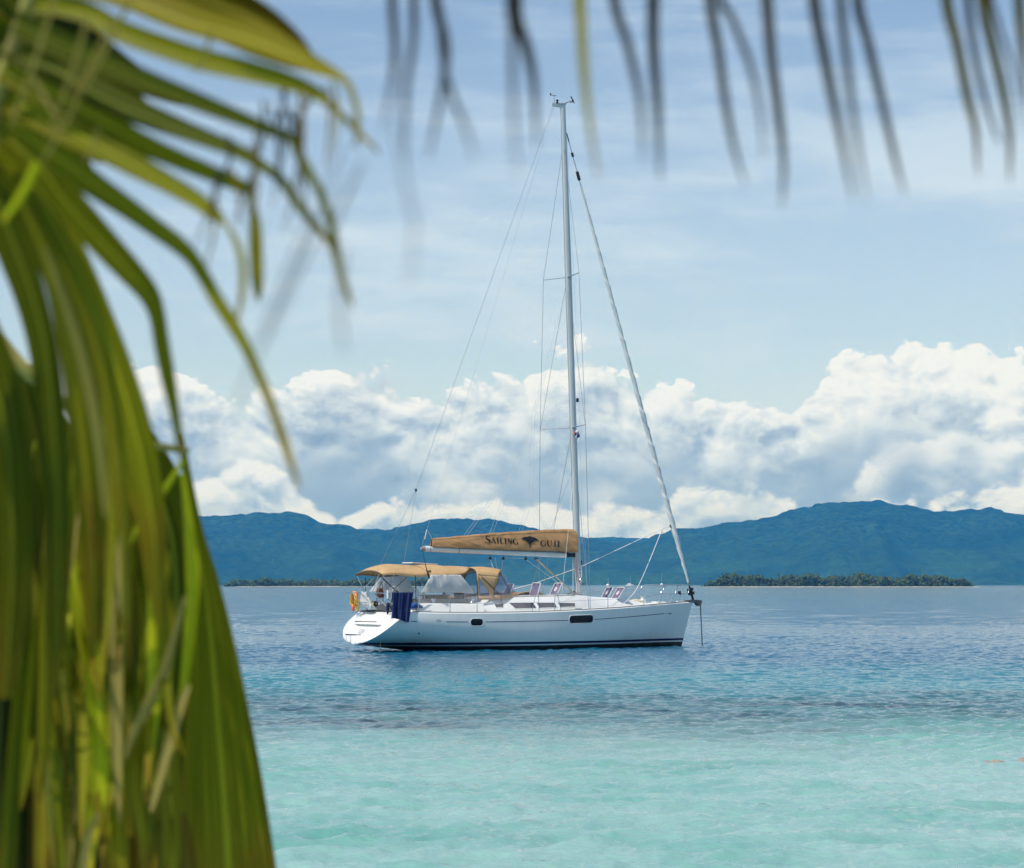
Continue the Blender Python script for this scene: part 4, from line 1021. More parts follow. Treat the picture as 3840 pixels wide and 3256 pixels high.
# bow roller and anchor rode
k = MB()
for s in (-1, 1): k.poly([(12.78, s * 0.07, 1.585), (13.24, s * 0.07, 1.655), (13.60, s * 0.07, 1.64), (13.64, s * 0.07, 1.58), (13.58, s * 0.07, 1.44), (13.50, s * 0.07, 1.42), (13.38, s * 0.07, 1.54), (13.05, s * 0.07, 1.56)], (0, s * 0.012, 0))
k.lathe([(0.05, -0.06), (0.04, 0), (0.05, 0.06)], (13.57, 0, 1.56), (0, 1, 0), 12); k.build('bow_roller', M['chain'], boat)
k = MB(); k.tube([(12.9, 0, 1.62), (13.4, 0, 1.63), (13.60, 0, 1.60), (13.62, 0, 1.42), (13.72, 0, -0.3)], 0.022, 6); k.build('anchor_chain', M['chain'], boat)
k = MB(); k.box((11.9, 0, spl(11.9, SHEER) + 0.085), (0.5, 0.42, 0.03)); k.build('anchor_locker_lid', M['deck'], boat)
k = MB(); k.lathe([(0.12, 0), (0.12, 0.1), (0.07, 0.12), (0.07, 0.2), (0.10, 0.22)], (11.15, 0, 1.56), n=12); k.build('windlass', M['gel'], boat)
for x in (1.6, 7.35, 12.2):
    p = rail_pt(x, -1, 0.10); k = MB(); k.box(p + Vector((0, 0, .05)), (0.26, 0.03, 0.025)); k.box(p + Vector((-.05, 0, .025)), (0.03, 0.03, .05)); k.box(p + Vector((.05, 0, .025)), (0.03, 0.03, .05)); k.build('mooring_cleat', M['steel'], boat)

# ------------------------------------------------------------------ canopy, dodger, curtains
def arch_rows(xs_, half, ze, zc, ny=17, wob=0.0):
    rows = []
    for i, x in enumerate(xs_):
        b, e, c_ = half(x), ze(x), zc(x); row = []
        for j in range(ny):
            u = 2 * j / (ny - 1) - 1
            z = e + (c_ - e) * (1 - abs(u) ** 2.6) + wob * math.sin(x * 6 + u * 4)
            row.append((x, b * u, z))
        rows.append(row)
    return rows
bx_ = [0.32 + 1.62 * i / 16 for i in range(17)]
k = MB(); k.sheet(arch_rows(bx_, lambda x: spl(x, [(0.32, 1.02), (0.8, 1.12), (1.4, 1.22), (1.94, 1.30)]), lambda x: spl(x, [(0.32, 2.53), (0.6, 2.56), (1.1, 2.53), (1.5, 2.50), (1.94, 2.53)]), lambda x: spl(x, [(0.32, 2.66), (0.55, 2.78), (1.0, 2.875), (1.3, 2.86), (1.94, 2.83)]), wob=0.006))
bim = k.build('bimini_canopy', M['tan'], boat, smooth=True, solid=0.012)
k = MB()
for s in (-1, 1):
    k.sheet([[(x, s * spl(x, [(0.32, 1.02), (0.8, 1.12), (1.4, 1.22), (1.94, 1.30)]), z0 - dz) for dz in (0.0, 0.055)] for x, z0 in [(q, spl(q, [(0.32, 2.53), (0.6, 2.56), (1.1, 2.53), (1.5, 2.50), (1.94, 2.53)])) for q in bx_]])
k.build('valance', M['tan'], bim, solid=0.01)
cx_ = [1.90 + 1.95 * i / 18 for i in range(19)]
k = MB(); k.sheet(arch_rows(cx_, lambda x: spl(x, [(1.9, 1.36), (2.6, 1.40), (3.3, 1.36), (3.85, 1.20)]), lambda x: spl(x, [(1.9, 2.46), (2.2, 2.50), (3.2, 2.51), (3.85, 2.58)]), lambda x: spl(x, [(1.9, 2.855), (2.4, 2.86), (3.0, 2.83), (3.85, 2.79)]), wob=0.008))
k.v = [(1.9 + (x - 1.9) * ((3.12 + 0.85 * (1 - min(abs(y) / 1.38, 1) ** 2) - 1.9) / 1.95), y, z) for x, y, z in k.v]
con = k.build('connecting_canopy', M['tan'], boat, smooth=True, solid=0.012)
k = MB(); k.box((2.33, 0.18, 2.905), (0.95, 0.75, 0.03), Matrix.Rotation(R(3), 3, 'Y')); sol = k.build('solar_panel', M['gel'], boat)
k = MB(); k.box((2.33, 0.18, 2.924), (0.88, 0.68, 0.012), Matrix.Rotation(R(3), 3, 'Y')); k.build('solar_cells', M['solar'], sol)
k = MB(); k.sheet([[(2.02 + i * 0.1, -0.92 + 0.05 * math.sin(i * .7) + j * 0.12, 2.80 - 0.05 * (3 - j) * 0.9 + 0.004) for j in range(4)] for i in range(7)]); k.build('canopy_window', M['cream'], con, solid=0.006)
Ah = [(3.80, 1.22, 1.72), (3.77, 1.22, 2.10), (3.76, 1.20, 2.42), (3.80, 1.10, 2.60), (3.90, 0.80, 2.70), (4.0, 0.4, 2.755), (4.03, 0.0, 2.775)]
Bh = [(4.40, 1.22, 1.80), (4.42, 1.22, 2.06), (4.57, 1.22, 2.34), (4.68, 1.10, 2.58), (4.95, 0.75, 2.67), (5.12, 0.4, 2.705), (5.18, 0.0, 2.72)]
Ch = [(4.42, 1.22, 1.77), (4.60, 1.20, 1.78), (4.85, 1.12, 1.80), (5.20, 0.95, 1.83), (5.55, 0.65, 1.86), (5.80, 0.35, 1.87), (5.90, 0.0, 1.87)]
def full(h): 
    a = [Vector((x, -y, z)) for x, y, z in h]; b = [Vector((x, y, z)) for x, y, z in h[:-1]][::-1]
    return smooth_pts(a + b, 5)
A_, B_, C_ = full(Ah), full(Bh), full(Ch); nA = len(A_); ns = 5 * 2 + 2           # first samples lie on the side walls
k = MB(); rows = []
for f in [i / 10 for i in range(11)]:
    rows.append([a.lerp(b, f) + Vector((0, 0, 0.05 * math.sin(f * 3.14) * max(0.0, 1 - (abs(2 * i / (nA - 1) - 1) / (1 - 2 * ns / (nA - 1))) ** 2))) for i, (a, b) in enumerate(zip(A_, B_))][ns:nA - ns])
k.sheet(rows)
def edge(q):
    z = A_[q].z; return min(max(0.74 - (z - 1.9) * 1.2, 0.10), 1.0) if z > 1.88 else 0.72
for s in (0, 1):
    idx = list(range(0, ns + 1)) if s == 0 else list(range(nA - 1, nA - 2 - ns, -1))
    k.sheet([[A_[q].lerp(B_[q], edge(q) + (1 - edge(q)) * f) for f in (0, .2, .4, .6, .8, 1)] for q in idx])
    k.sheet([[A_[q].lerp(B_[q], 0.12 * f) for f in (0, .5, 1)] for q in idx])
dod = k.build('spray_hood', M['tan'], boat, smooth=True, solid=0.012)
k = MB(); k.sheet([[B_[i].lerp(C_[i], f) + Vector((0.03 * math.sin(f * 3.14), 0, 0)) for f in (0.02, 0.25, 0.5, 0.75, 0.97)] for i in range(2, nA - 2)]); k.build('windscreen', M['vinyl'], dod, smooth=True)
for s in (0, 1):
    k = MB(); k.sheet([[A_[q].lerp(B_[q], f) for f in (0.10, 0.35, 0.6, 0.9)] for q in (range(0, ns + 1) if s == 0 else range(nA - 1, nA - 2 - ns, -1))]); k.build('side_window', M['vinyl'], dod)
k = MB(); rows = []
for i, p in enumerate(C_):
    o_ = Vector((0.05, -0.03 if p.y < 0 else 0.03, 0)); rows.append([p + Vector((0, 0, 0.07)), p + o_ * .3 + Vector((0, 0, 0.0)), p + o_ * 2.0 + Vector((0, 0, -0.07))])
k.sheet(rows); 
for s in (-1, 1): k.sheet([[(3.80 + 0.62 * i / 4, s * 1.225, 1.80), (3.80 + 0.62 * i / 4, s * 1.235, 1.69)] for i in range(5)])
k.build('hood_apron', M['cover'], dod, smooth=True, solid=0.012)
k = MB(); k.tube([p - Vector((0, 0, .03)) for p in A_], 0.012, 6); k.tube([p - Vector((0, 0, .03)) for p in B_], 0.012, 6)
for s in (-1, 1): k.tube([(3.82, s * 1.23, 2.56), (4.65, s * 1.24, 1.82), (4.72, s * 1.30, 1.42)], 0.011, 6)
k.build('hood_frame', M['black'], dod, smooth=True)
def curtain(name, corners, y, bul, m_, parent):
    a, b, c_, d_ = [Vector((p[0], y, p[1])) for p in corners]; k = MB(); rows = []
    for j in range(15):
        v = j / 14; row = []
        for i in range(25):
            u = i / 24; p = a.lerp(b, u).lerp(d_.lerp(c_, u), v)
            p.y += (-1 if y < 0 else 1) * (bul * math.sin(v * 3.0) + 0.025 * math.sin(u * 15 + v * 3) * v + 0.015 * math.sin(u * 31 - v * 6))
            p.z += 0.02 * math.sin(u * 3.14) * v
            row.append(p)
        rows.append(row)
    k.sheet(rows); return k.build(name, m_, parent, smooth=True, solid=0.004)
curtain('side_curtain', [(1.92, 2.52), (3.04, 2.52), (3.55, 1.90), (1.50, 1.93)], -1.40, 0.05, M['white_cloth'], boat)
curtain('side_curtain', [(1.54, 2.52), (2.47, 2.50), (2.80, 1.92), (1.04, 1.94)], 1.36, 0.04, M['white_cloth'], boat)
for pts, m_, r in (([(0.05, -1.30, 2.54), (-0.30, -1.50, 1.95)], 'steel', .012), ([(0.34, -1.06, 2.56), (0.20, -1.25, 2.3), (-0.1, -1.45, 1.92)], 'steel', .012), ([(0.18, -1.15, 2.47), (0.66, -1.45, 1.93)], 'black', .02), ([(0.64, -1.2, 2.5), (0.40, -1.45, 1.92)], 'steel', .013), ([(0.45, -1.10, 2.56), (0.10, -1.3, 2.36)], 'steel', .010), ([(1.10, -1.25, 2.46), (0.56, -1.40, 2.05), (0.52, -1.45, 1.92)], 'black', .013),
                   ([(1.23, -1.60, 2.50), (1.26, -1.60, 1.30)], 'black', .016), ([(0.90, 1.40, 2.44), (0.92, 1.40, 1.60)], 'black', .015), ([(0.42, 1.1, 2.52), (0.9, 1.45, 1.92)], 'steel', .012), ([(1.2, 1.2, 2.5), (0.7, 1.45, 1.92)], 'steel', .012)):
    k = MB(); k.tube(pts, r, 6); k.build('canopy_strut', M[m_], boat)
for x in (0.36, 1.05, 1.88):
    k = MB(); b = spl(x, [(0.32, 1.02), (0.8, 1.12), (1.4, 1.22), (1.94, 1.30)]); e = spl(x, [(0.32, 2.53), (0.6, 2.56), (1.1, 2.53), (1.5, 2.50), (1.94, 2.53)]); c_ = spl(x, [(0.32, 2.66), (0.55, 2.78), (1.0, 2.875), (1.3, 2.86), (1.94, 2.83)])
    k.tube([(x, b * u, e + (c_ - e) * (1 - abs(u) ** 2.6) - 0.02) for u in [2 * j / 14 - 1 for j in range(15)]], 0.013, 6); k.build('canopy_hoop', M['steel'], boat, smooth=True)
k = MB(); k.box((0.75, -1.12, 2.49), (0.85, 0.03, 0.03)); k.build('canopy_batten', M['black'], boat)
# ------------------------------------------------------------------ loose things on the yacht
ROT = Matrix.Rotation(BYAW, 3, 'Z')
def loose(mb, name, m, label, cat, base, group=None, smooth=True, solid=0.0):
    """a thing of its own, given in yacht coordinates, standing with its origin at base"""
    b = Vector(base); mb.v = [tuple(Vector(p) - b) for p in mb.v]
    o = mb.build(name, m, None, smooth=smooth, solid=solid, sharp=60 if smooth else None)
    o.location = BO + ROT @ b; o.rotation_euler = (0, 0, BYAW)
    return tag(o, label, cat, group)
def child(mb, name, m, par, base, smooth=True):
    b = Vector(base); mb.v = [tuple(Vector(p) - b) for p in mb.v]
    return mb.build(name, m, par, smooth=smooth, sharp=60)
k = MB(); rows = []
for j in range(21):
    v = j / 20; row = []
    for i in range(33):
        u = i / 32
        x = 0.27 + 0.75 * u - v * (0.07 + 0.10 * u) ; y = -1.865 - 0.03 * v - 0.035 * math.sin(u * 17 + 0.6 * math.sin(v * 4)) * (0.25 + v) - 0.012 * math.sin(u * 41)
        row.append((x, y, 1.935 - v * (0.90 + 0.07 * math.sin(u * 3.0 + 4.6))))
    rows.append(row)
rows = [[(p[0], p[1] + 0.09, p[2] - 0.25) for p in rows[0]]] + [[(p[0], -1.80, 1.945) for p in rows[0]]] + rows
k.sheet(rows); loose(k, 'towel', M['navy_cloth'], 'navy blue towel draped over the stern rail of the yacht', 'towel', (0.6, -1.86, 1.0), solid=0.008)
# horseshoe lifebuoy
k = MB(); c0 = Vector((0.50, 1.43, 1.66))
hp = [c0 + Vector((0.0, 0.17 * math.sin(a) - 0.0, 0.25 * math.cos(a) + (0.0))) for a in [R(-150 + 300 * i / 24) for i in range(25)]]
k.tube(hp, [0.05 + 0.02 * math.sin(i / 24 * math.pi) for i in range(25)], 10); lb = loose(k, 'lifebuoy', M['orange'], 'orange horseshoe lifebuoy hanging on the stern rail', 'lifebuoy', (0.50, 1.43, 1.30))
k = MB()
for i in (4, 9, 15, 20): k.tube([hp[i] + (hp[i] - c0).normalized() * 0.072 * math.cos(a) + Vector((0.075 * math.sin(a), 0, 0)) for a in [2 * math.pi * q / 12 for q in range(13)]], 0.012, 5, caps=False)
k.tube([p + Vector((-0.07, 0, 0)) for p in hp[2:23]], 0.018, 5); child(k, 'webbing_strap', M['yellow'], lb, (0.50, 1.43, 1.30))
k = MB(); k.lathe([(0.03, 0), (0.045, 0.04), (0.04, 0.14), (0.02, 0.18)], (0.44, 1.40, 1.30)); child(k, 'rescue_light', M['redorange'], lb, (0.50, 1.43, 1.30))
# coil of yellow rope
k = MB(); pts = []
for i in range(150):
    a = i * 0.35; pts.append(Vector((0.50 + 0.03 * math.sin(i * 1.7), 1.20 + (0.085 + 0.02 * math.sin(i * .9)) * math.sin(a), 1.50 + (0.19 + 0.02 * math.cos(i * .37)) * math.cos(a))))
k.tube(pts, 0.011, 5); k.tube([(0.48, 1.13, 1.56), (0.48, 1.27, 1.56)], 0.03, 6); loose(k, 'rope_coil', M['khaki_rope'], 'coil of yellow rope hanging beside the orange lifebuoy', 'rope coil', (0.50, 1.20, 1.30))
# white shirt drying on the rail
k = MB(); rows = []
for j in range(13):
    v = j / 12
    rows.append([(0.24 + 0.02 * math.sin(u_ * 12 + v * 3) - 0.02 * v, 0.52 - (0.5 if True else 0) * u_ * (0.85 + .3 * (v > .6)) + 0.08 * v - 0.15 * v * u_, 1.95 - v * (0.36 + 0.22 * u_) + 0.015 * math.sin(u_ * 9)) for u_ in [i / 14 for i in range(15)]])
k.sheet(rows); k.tube(smooth_pts([(0.23, 0.02, 1.75), (0.24, -0.10, 1.60), (0.24, -0.20, 1.46)], 5), [0.07, 0.072, 0.075, 0.078, 0.08, 0.08, 0.078, 0.074, 0.07, 0.06, 0.05], 9, rb=[0.02] * 11)
k.v = [(x + 0.36, y + 0.62, z) for x, y, z in k.v]; loose(k, 'shirt', M['white_cloth'], 'white shirt hung out to dry on the stern rail', 'shirt', (0.60, 0.87, 1.4), solid=0.006)
k = MB(); k.tube([(0.98, 1.55, 1.56), (1.0, 1.50, 1.56), (1.04, 1.10, 1.55), (1.06, 0.95, 1.55), (1.07, 0.90, 1.55)], [0.03, 0.09, 0.095, 0.09, 0.04], 14); f = loose(k, 'fender', M['beige'], 'beige cylindrical fender lying on the stern deck', 'fender', (1.0, 1.2, 1.46))
k = MB(); k.lathe([(0.095, 0), (0.09, 0.02), (0.04, 0.03)], (1.055, 0.93, 1.55), (0.1, -1, 0), 14); child(k, 'fender_cap', M['black'], f, (1.0, 1.2, 1.46))
k = MB(); k.tube(smooth_pts([(0.66, -0.2, 2.08), (0.64, -0.18, 1.98), (0.66, -0.2, 1.86), (0.66, -0.2, 1.76)], 5), [0.05, .08, .1, .115, .125, .13, .135, .14, .14, .14, .135, .13, .125, .12, .10, .07], 12, rb=[0.04, .05, .06, .07, .075, .08, .08, .08, .08, .08, .08, .08, .075, .07, .06, .04]); bg_ = loose(k, 'bag', M['brown'], 'brown leather bag hanging by its straps under the canopy', 'bag', (0.66, -0.2, 1.76))
k = MB()
for dx in (-0.09, 0.09): k.tube([(0.66 + dx, -0.2, 2.02), (0.70, -0.2, 2.30)], 0.012, 5)
for i in range(6): k.tube([(0.52 + 0.05 * i, -0.2, 1.84), (0.50 + 0.055 * i, -0.21, 1.62 - 0.03 * (i % 2))], 0.008, 4)
child(k, 'strap', M['brown'], bg_, (0.66, -0.2, 1.76))
k = MB(); k.tube(smooth_pts([(0.46, -1.15, 1.60), (0.44, -1.16, 1.48), (0.45, -1.15, 1.36), (0.43, -1.16, 1.22)], 4), [0.03, .05, .06, .065, .06, .055, .06, .06, .05, .045, .04, .03, .02], 8, rb=[0.03] * 13); k.tube([(0.50, -1.16, 1.50), (0.60, -1.17, 1.35), (0.62, -1.17, 1.30)], 0.012, 5); loose(k, 'glove', M['navy_cloth'], 'dark blue glove hung over the white transom', 'glove', (0.45, -1.15, 1.2))
k = MB(); k.tube([(1.10, -1.50, 1.46), (1.22, -1.49, 1.50), (1.40, -1.48, 1.49), (1.52, -1.47, 1.45), (1.60, -1.46, 1.42)], [0.05, .09, .085, .06, .03], 12, rb=[.06, .1, .09, .07, .04]); loose(k, 'cloth_bundle', M['blue_cloth'], 'rolled bright blue cloth lying on the side deck by the towel', 'cloth bundle', (1.3, -1.48, 1.40))
k = MB(); k.tube([(1.78, -1.55, 2.40), (1.69, -1.55, 2.62), (1.60, -1.55, 2.95), (1.53, -1.55, 3.30), (1.40, -1.5, 4.0)], [0.022, 0.02, 0.010, 0.007, 0.003], 6); k.tube([(1.78, -1.55, 2.40), (1.72, -1.55, 2.55)], 0.028, 7)
rod = loose(k, 'fishing_rod', M['black'], 'black fishing rod standing at the canopy edge', 'fishing rod', (1.78, -1.55, 2.4))
k = MB(); k.lathe([(0.02, -0.05), (0.055, -0.045), (0.055, -0.03), (0.03, -0.025), (0.03, 0.025), (0.055, 0.03), (0.055, 0.045), (0.02, 0.05)], (1.74, -1.60, 2.63), (1, 0, .2), 12); child(k, 'reel', mat('brass_reel', (0.30, 0.25, 0.12), 0.35, metal=0.8), rod, (1.78, -1.55, 2.4))
# courtesy flag under the spreader: quarters of white, red, white and blue
k = MB(); W4, H4 = 0.30, 0.22; 
for qi, (u0, v0, mi) in enumerate(((0, 0.5, 0), (0.5, 0.5, 1), (0, 0, 2), (0.5, 0, 0))):
    k.sheet([[Vector((7.93 - 0.10 * v - 0.16 * u, -1.00 - 0.03 * math.sin(u * 8), 7.30 + 0.24 * v - 0.14 * u)) for u in (u0, u0 + .17, u0 + .34, u0 + .5)] for v in (v0, v0 + .25, v0 + .5)], mi)
fl = loose(k, 'flag', [mat('flag_white', (0.78, 0.76, 0.76), 0.8), mat('flag_red', (0.55, 0.05, 0.06), 0.8), mat('flag_blue', (0.02, 0.05, 0.30), 0.8)], 'small red, white and blue flag flying beneath the lower spreader', 'flag', (7.93, -1.0, 7.2), solid=0.003)
k = MB(); rows = []
for i in range(15):
    x = 6.05 + 1.25 * i / 14; hgt = 0.05 + 0.10 * math.sin(i / 14 * 3.14) ** 1.5 + 0.05 * (i > 7) * math.sin((i - 7) / 7 * 3.14)
    rows.append([(x, 0.05 + 0.75 * j / 8, roof_z(x, 0.3) - 0.02 + hgt * math.sin(j / 8 * 3.14) ** .5) for j in range(9)])
k.sheet(rows); loose(k, 'folded_canvas', M['tan'], 'tan canvas lying folded on the cabin roof behind the hatches', 'canvas', (6.6, 0.4, roof_z(6.6)))
k = MB(); k.box((5.98, -0.35, roof_z(5.98) + 0.035), (0.50, 0.06, 0.04)); k.box((6.2, -0.35, roof_z(6.0) + 0.06), (0.12, 0.10, 0.07)); loose(k, 'boat_hook', M['black'], 'black boat hook handle lying on the roof before the spray hood', 'boat hook', (5.98, -.35, roof_z(5.98)), smooth=False)
k = MB(); k.tube(smooth_pts([(11.0, 0.3, 1.56), (10.9, 0.0, 1.60), (11.05, -0.2, 1.58), (10.8, -0.15, 1.64), (10.7, 0.15, 1.60), (10.95, 0.2, 1.66), (11.1, 0.0, 1.6)], 6), 0.03, 6); loose(k, 'rope_heap', mat('cream_rope', (0.62, 0.55, 0.40), 0.9), 'heap of cream rope on the foredeck near the bow', 'rope', (10.9, 0, 1.5))

# ------------------------------------------------------------------ other boats at anchor far off, and rocks awash
def far_boat(u, dist, length, mast_h, label, kind, yaw):
    X = (u - 1920) / 9067 * dist
    e = empty('anchored_boat', (X, dist, 0), yaw); tag(e, label, 'boat', 'boats anchored far off below the hills')
    k = MB(); L_ = length
    if kind == 'cat':
        for y in (-L_ * .22, L_ * .22): k.tube([(-L_ / 2, y, .5), (-L_ * .3, y, .6), (0, y, .6), (L_ * .35, y, .6), (L_ / 2, y, .8)], [.5, .75, .8, .7, .1], 8, rb=[.5, .6, .65, .5, .05])
        k.box((-L_ * .05, 0, 1.5), (L_ * .6, L_ * .46, .5))
    else: k.tube([(-L_ / 2, 0, .35), (-L_ * .3, 0, .45), (0, 0, .5), (L_ * .3, 0, .55), (L_ / 2, 0, .9)], [.6, .8, .85, .8, .15], 10, rb=[1.2, 1.6, 1.7, 1.2, .1])
    k.build('hull', M['gel'], e, smooth=True)
    k = MB(); k.box((-L_ * .05, 0, 2.2 if kind == 'cat' else 1.6), (L_ * .42, L_ * (.34 if kind == 'cat' else .2), 1.3 if kind != 'sloop' else .6), taper=.8)
    if kind == 'cruiser': k.box((-L_ * .1, 0, 2.7), (L_ * .3, L_ * .2, .9), taper=.8)
    k.build('cabin', M['gel'], e)
    k = MB(); k.tube([(L_ * .05, 0, 1.2), (L_ * .03, 0, mast_h)], .13, 6); k.build('mast', M['alu'], e)
    k = MB(); k.tube([(L_ * .05, 0, 2.9), (-L_ * .35, 0, 2.9)], .16, 6); k.build('boom', M['alu'], e)
far_boat(2280, 3000, 9, 10.0, 'tiny white sailing boat far off, leftmost of the three below the hills', 'sloop', R(70))
far_boat(2363, 3000, 10.5, 11.5, 'far white boat with stepped cabin, middle one of the three below the hills', 'cruiser', R(12))
far_boat(2481, 3000, 9, 15.5, 'far white catamaran seen end on, below the hills by the yacht bow', 'cat', R(85))
M_ROCK = vary(mat('pinkish_reef_rock', (0.36, 0.29, 0.25), 0.6), (0.20, 0.18, 0.16, 1), 5, 5, bump=0.04, bscale=8)
def rock(u, v, w, h, label, seed):
    d = CAM_H * 9067 / (v - 2190); X = (u - 1920) / 9067 * d
    bm_ = bmesh.new(); bmesh.ops.create_icosphere(bm_, subdivisions=3, radius=1)
    r = np.random.default_rng(seed); ph = r.uniform(0, 6, 6)
    for q in bm_.verts:
        n_ = q.co.normalized(); f = 1 + .22 * math.sin(n_.x * 4 + ph[0]) * math.sin(n_.y * 5 + ph[1]) + .12 * math.sin(n_.x * 11 + ph[2]) + .10 * math.sin(n_.y * 13 + n_.z * 7 + ph[3])
        q.co = Vector((n_.x * w * f, n_.y * w * .8 * f, n_.z * .22 * f))
    me = bpy.data.meshes.new('rock'); bm_.to_mesh(me); bm_.free()
    for p_ in me.polygons: p_.use_smooth = True
    tag(link('rock', me, M_ROCK, None, (X, d, h - .22)), label, 'rock', 'pinkish rocks awash in the shallows')
rock(3728, 2862, 0.19, 0.024, 'pinkish rock just breaking the turquoise shallows, left of two', 1)
rock(3834, 2858, 0.16, 0.018, 'pinkish rock awash at the right edge of the picture', 2)
# ------------------------------------------------------------------ palm fronds close to the lens
def leaf_mat(name, base, tip, dark, gloss=0.5):
    """leaf blade: fine ribs along it, a dry tip, light shining through"""
    m = bpy.data.materials.new(name); m.use_nodes = True
    nt = m.node_tree; b = nt.nodes['Principled BSDF']; out = nt.nodes['Material Output']
    def at(n):
        q = nt.nodes.new('ShaderNodeAttribute'); q.attribute_name = n; return X(nt, q.outputs['Fac'])
    along, across = at('along'), at('across')
    tc = nt.nodes.new('ShaderNodeTexCoord')
    v = xyz(nt, across * 34.0, along * 1.6, 0.0)
    ribs = noise(nt, v, 1.0, 3, 0.6).map(0.38, 0.64)
    blotch = noise(nt, tc.outputs['Object'], 9.0, 4, 0.6)
    c = mixc(nt, ribs, dark, base)
    c = mixc(nt, (along + (blotch - 0.5) * 0.5).map(0.76, 1.0), c, tip)
    edge = (across - 0.5).abs().map(0.455, 0.495) * 0.6
    c = mixc(nt, edge, c, (0.20, 0.10, 0.02))
    mid = (across - 0.5).abs().map(0.02, 0.06, 0.7, 0.0)
    c = mixc(nt, mid, c, tuple(min(1.0, q * 1.7 + 0.02) for q in base))
    nt.links.new(c, b.inputs['Base Color'])
    b.inputs['Roughness'].default_value = gloss; b.inputs['Specular IOR Level'].default_value = 0.14
    t = nt.nodes.new('ShaderNodeBsdfTranslucent'); nt.links.new(mixc(nt, 0.5, c, (0.45, 0.50, 0.02), 'SOFT_LIGHT'), t.inputs[0])
    mx = nt.nodes.new('ShaderNodeMixShader'); mx.inputs[0].default_value = 0.48
    nt.links.new(b.outputs[0], mx.inputs[1]); nt.links.new(t.outputs[0], mx.inputs[2]); nt.links.new(mx.outputs[0], out.inputs[0])
    return m
LF = {'g': leaf_mat('frond_green', (0.31, 0.285, 0.010), (0.30, 0.19, 0.015), (0.125, 0.135, 0.006)),
      'd': leaf_mat('frond_deep_green', (0.150, 0.160, 0.007), (0.19, 0.13, 0.010), (0.042, 0.058, 0.004)),
      'y': leaf_mat('frond_yellow_green', (0.66, 0.64, 0.020), (0.60, 0.42, 0.03), (0.42, 0.43, 0.015)),
      'o': leaf_mat('frond_olive', (0.32, 0.26, 0.010), (0.20, 0.10, 0.010), (0.17, 0.15, 0.008)),
      'b': leaf_mat('frond_brown', (0.22, 0.14, 0.012), (0.13, 0.06, 0.010), (0.11, 0.075, 0.010)),
      't': leaf_mat('frond_dry_straw', (0.46, 0.36, 0.11), (0.38, 0.26, 0.08), (0.30, 0.22, 0.06)),
      'n': leaf_mat('frond_shade_green', (0.022, 0.034, 0.004), (0.03, 0.027, 0.006), (0.006, 0.011, 0.002)),  # near-black: the shade between leaflets is put into this colour
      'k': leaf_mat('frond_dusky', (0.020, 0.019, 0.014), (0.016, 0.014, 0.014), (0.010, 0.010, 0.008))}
M_RACHIS = vary(mat('frond_rachis', (0.40, 0.34, 0.07), 0.5), (0.26, 0.20, 0.04, 1), 14, 4)
def at_px(u, v, d):
    """a point d metres out whose bearing is that of photo position (u, v), 2080 wide"""
    return Vector(((u - 1040) / 4911 * d, d, CAM_H - (v - 1186) / 4911 * d))
lrng = random.Random(5)
def leaflet(parent, pts, half, d0, d1, m, twist=0.0, fold=0.35, cols=4, pleats=0, roll=0.0):
    """one leaflet: centre line pts, half widths (first..last, spread evenly), distance d0..d1, turned about its axis by twist degrees"""
    n = len(pts); cl = smooth_pts([at_px(p[0], p[1], d0 + (d1 - d0) * i / (n - 1)) for i, p in enumerate(pts)], 5)
    N = len(cl); hw = [spl(i / (N - 1) * (len(half) - 1), [(k, h) for k, h in enumerate(half)]) for i in range(N)]
    co, al, ac = [], [], []
    C_ = pleats * 4 if pleats else cols
    for i, p in enumerate(cl):
        f = i / (N - 1); t = (cl[min(i + 1, N - 1)] - cl[max(i - 1, 0)]).normalized()
        view = (p - Vector((0, 0, CAM_H))).normalized()
        side = t.cross(view).normalized(); dep = side.cross(t).normalized()
        a = R(twist + roll * f); d = p.y
        wv = (side * math.cos(a) + dep * math.sin(a)) / max(math.cos(a), 0.35); nv = t.cross(wv).normalized()
        w = max(hw[i], 0.4) / 4911 * d
        for j in range(C_ + 1):
            u = 2 * j / C_ - 1
            z = fold * w * (abs(u) - 0.5)
            if pleats: z += 0.9 * w / pleats * (abs(((u + 1) * pleats / 2 * 2) % 2 - 1) - 0.5)
            co.append(p + wv * (u * w) + nv * z); al.append(f); ac.append((u + 1) / 2)
    me = np_mesh('leaflet', np.array([tuple(c) for c in co]), grid_faces(N, C_ + 1), True)
    for nm, dat in (('along', al), ('across', ac)):
        at_ = me.attributes.new(nm, 'FLOAT', 'POINT'); at_.data.foreach_set('value', dat)
    me.materials.append(LF[m])
    return link('leaflet', me, None, parent)
def frond(label, rach, dist, rad):
    pts = smooth_pts([at_px(u, v, dd) for (u, v), dd in zip(rach, dist)], 6)
    e = empty('palm_frond', pts[0]); tag(e, label, 'palm frond')
    k = MB(); b = pts[0]; k.tube([p for p in pts], [rad * (1 - 0.6 * i / len(pts)) for i in range(len(pts))], 10)
    o = k.build('rachis', M_RACHIS, e, smooth=True)
    bpy.context.view_layer.update(); 
    return e
def settle(e):
    """children were made in world coordinates: keep them where they are under the frond's base"""
    for ch in e.children: ch.location = -e.location
FA = frond('fan of long green palm leaflets spreading in from the upper left', [(-160, 900), (-90, 560), (-20, 250), (35, 90), (60, 0), (70, -140)], [3.1, 3.1, 3.1, 3.05, 3.0, 3.0], 0.020)
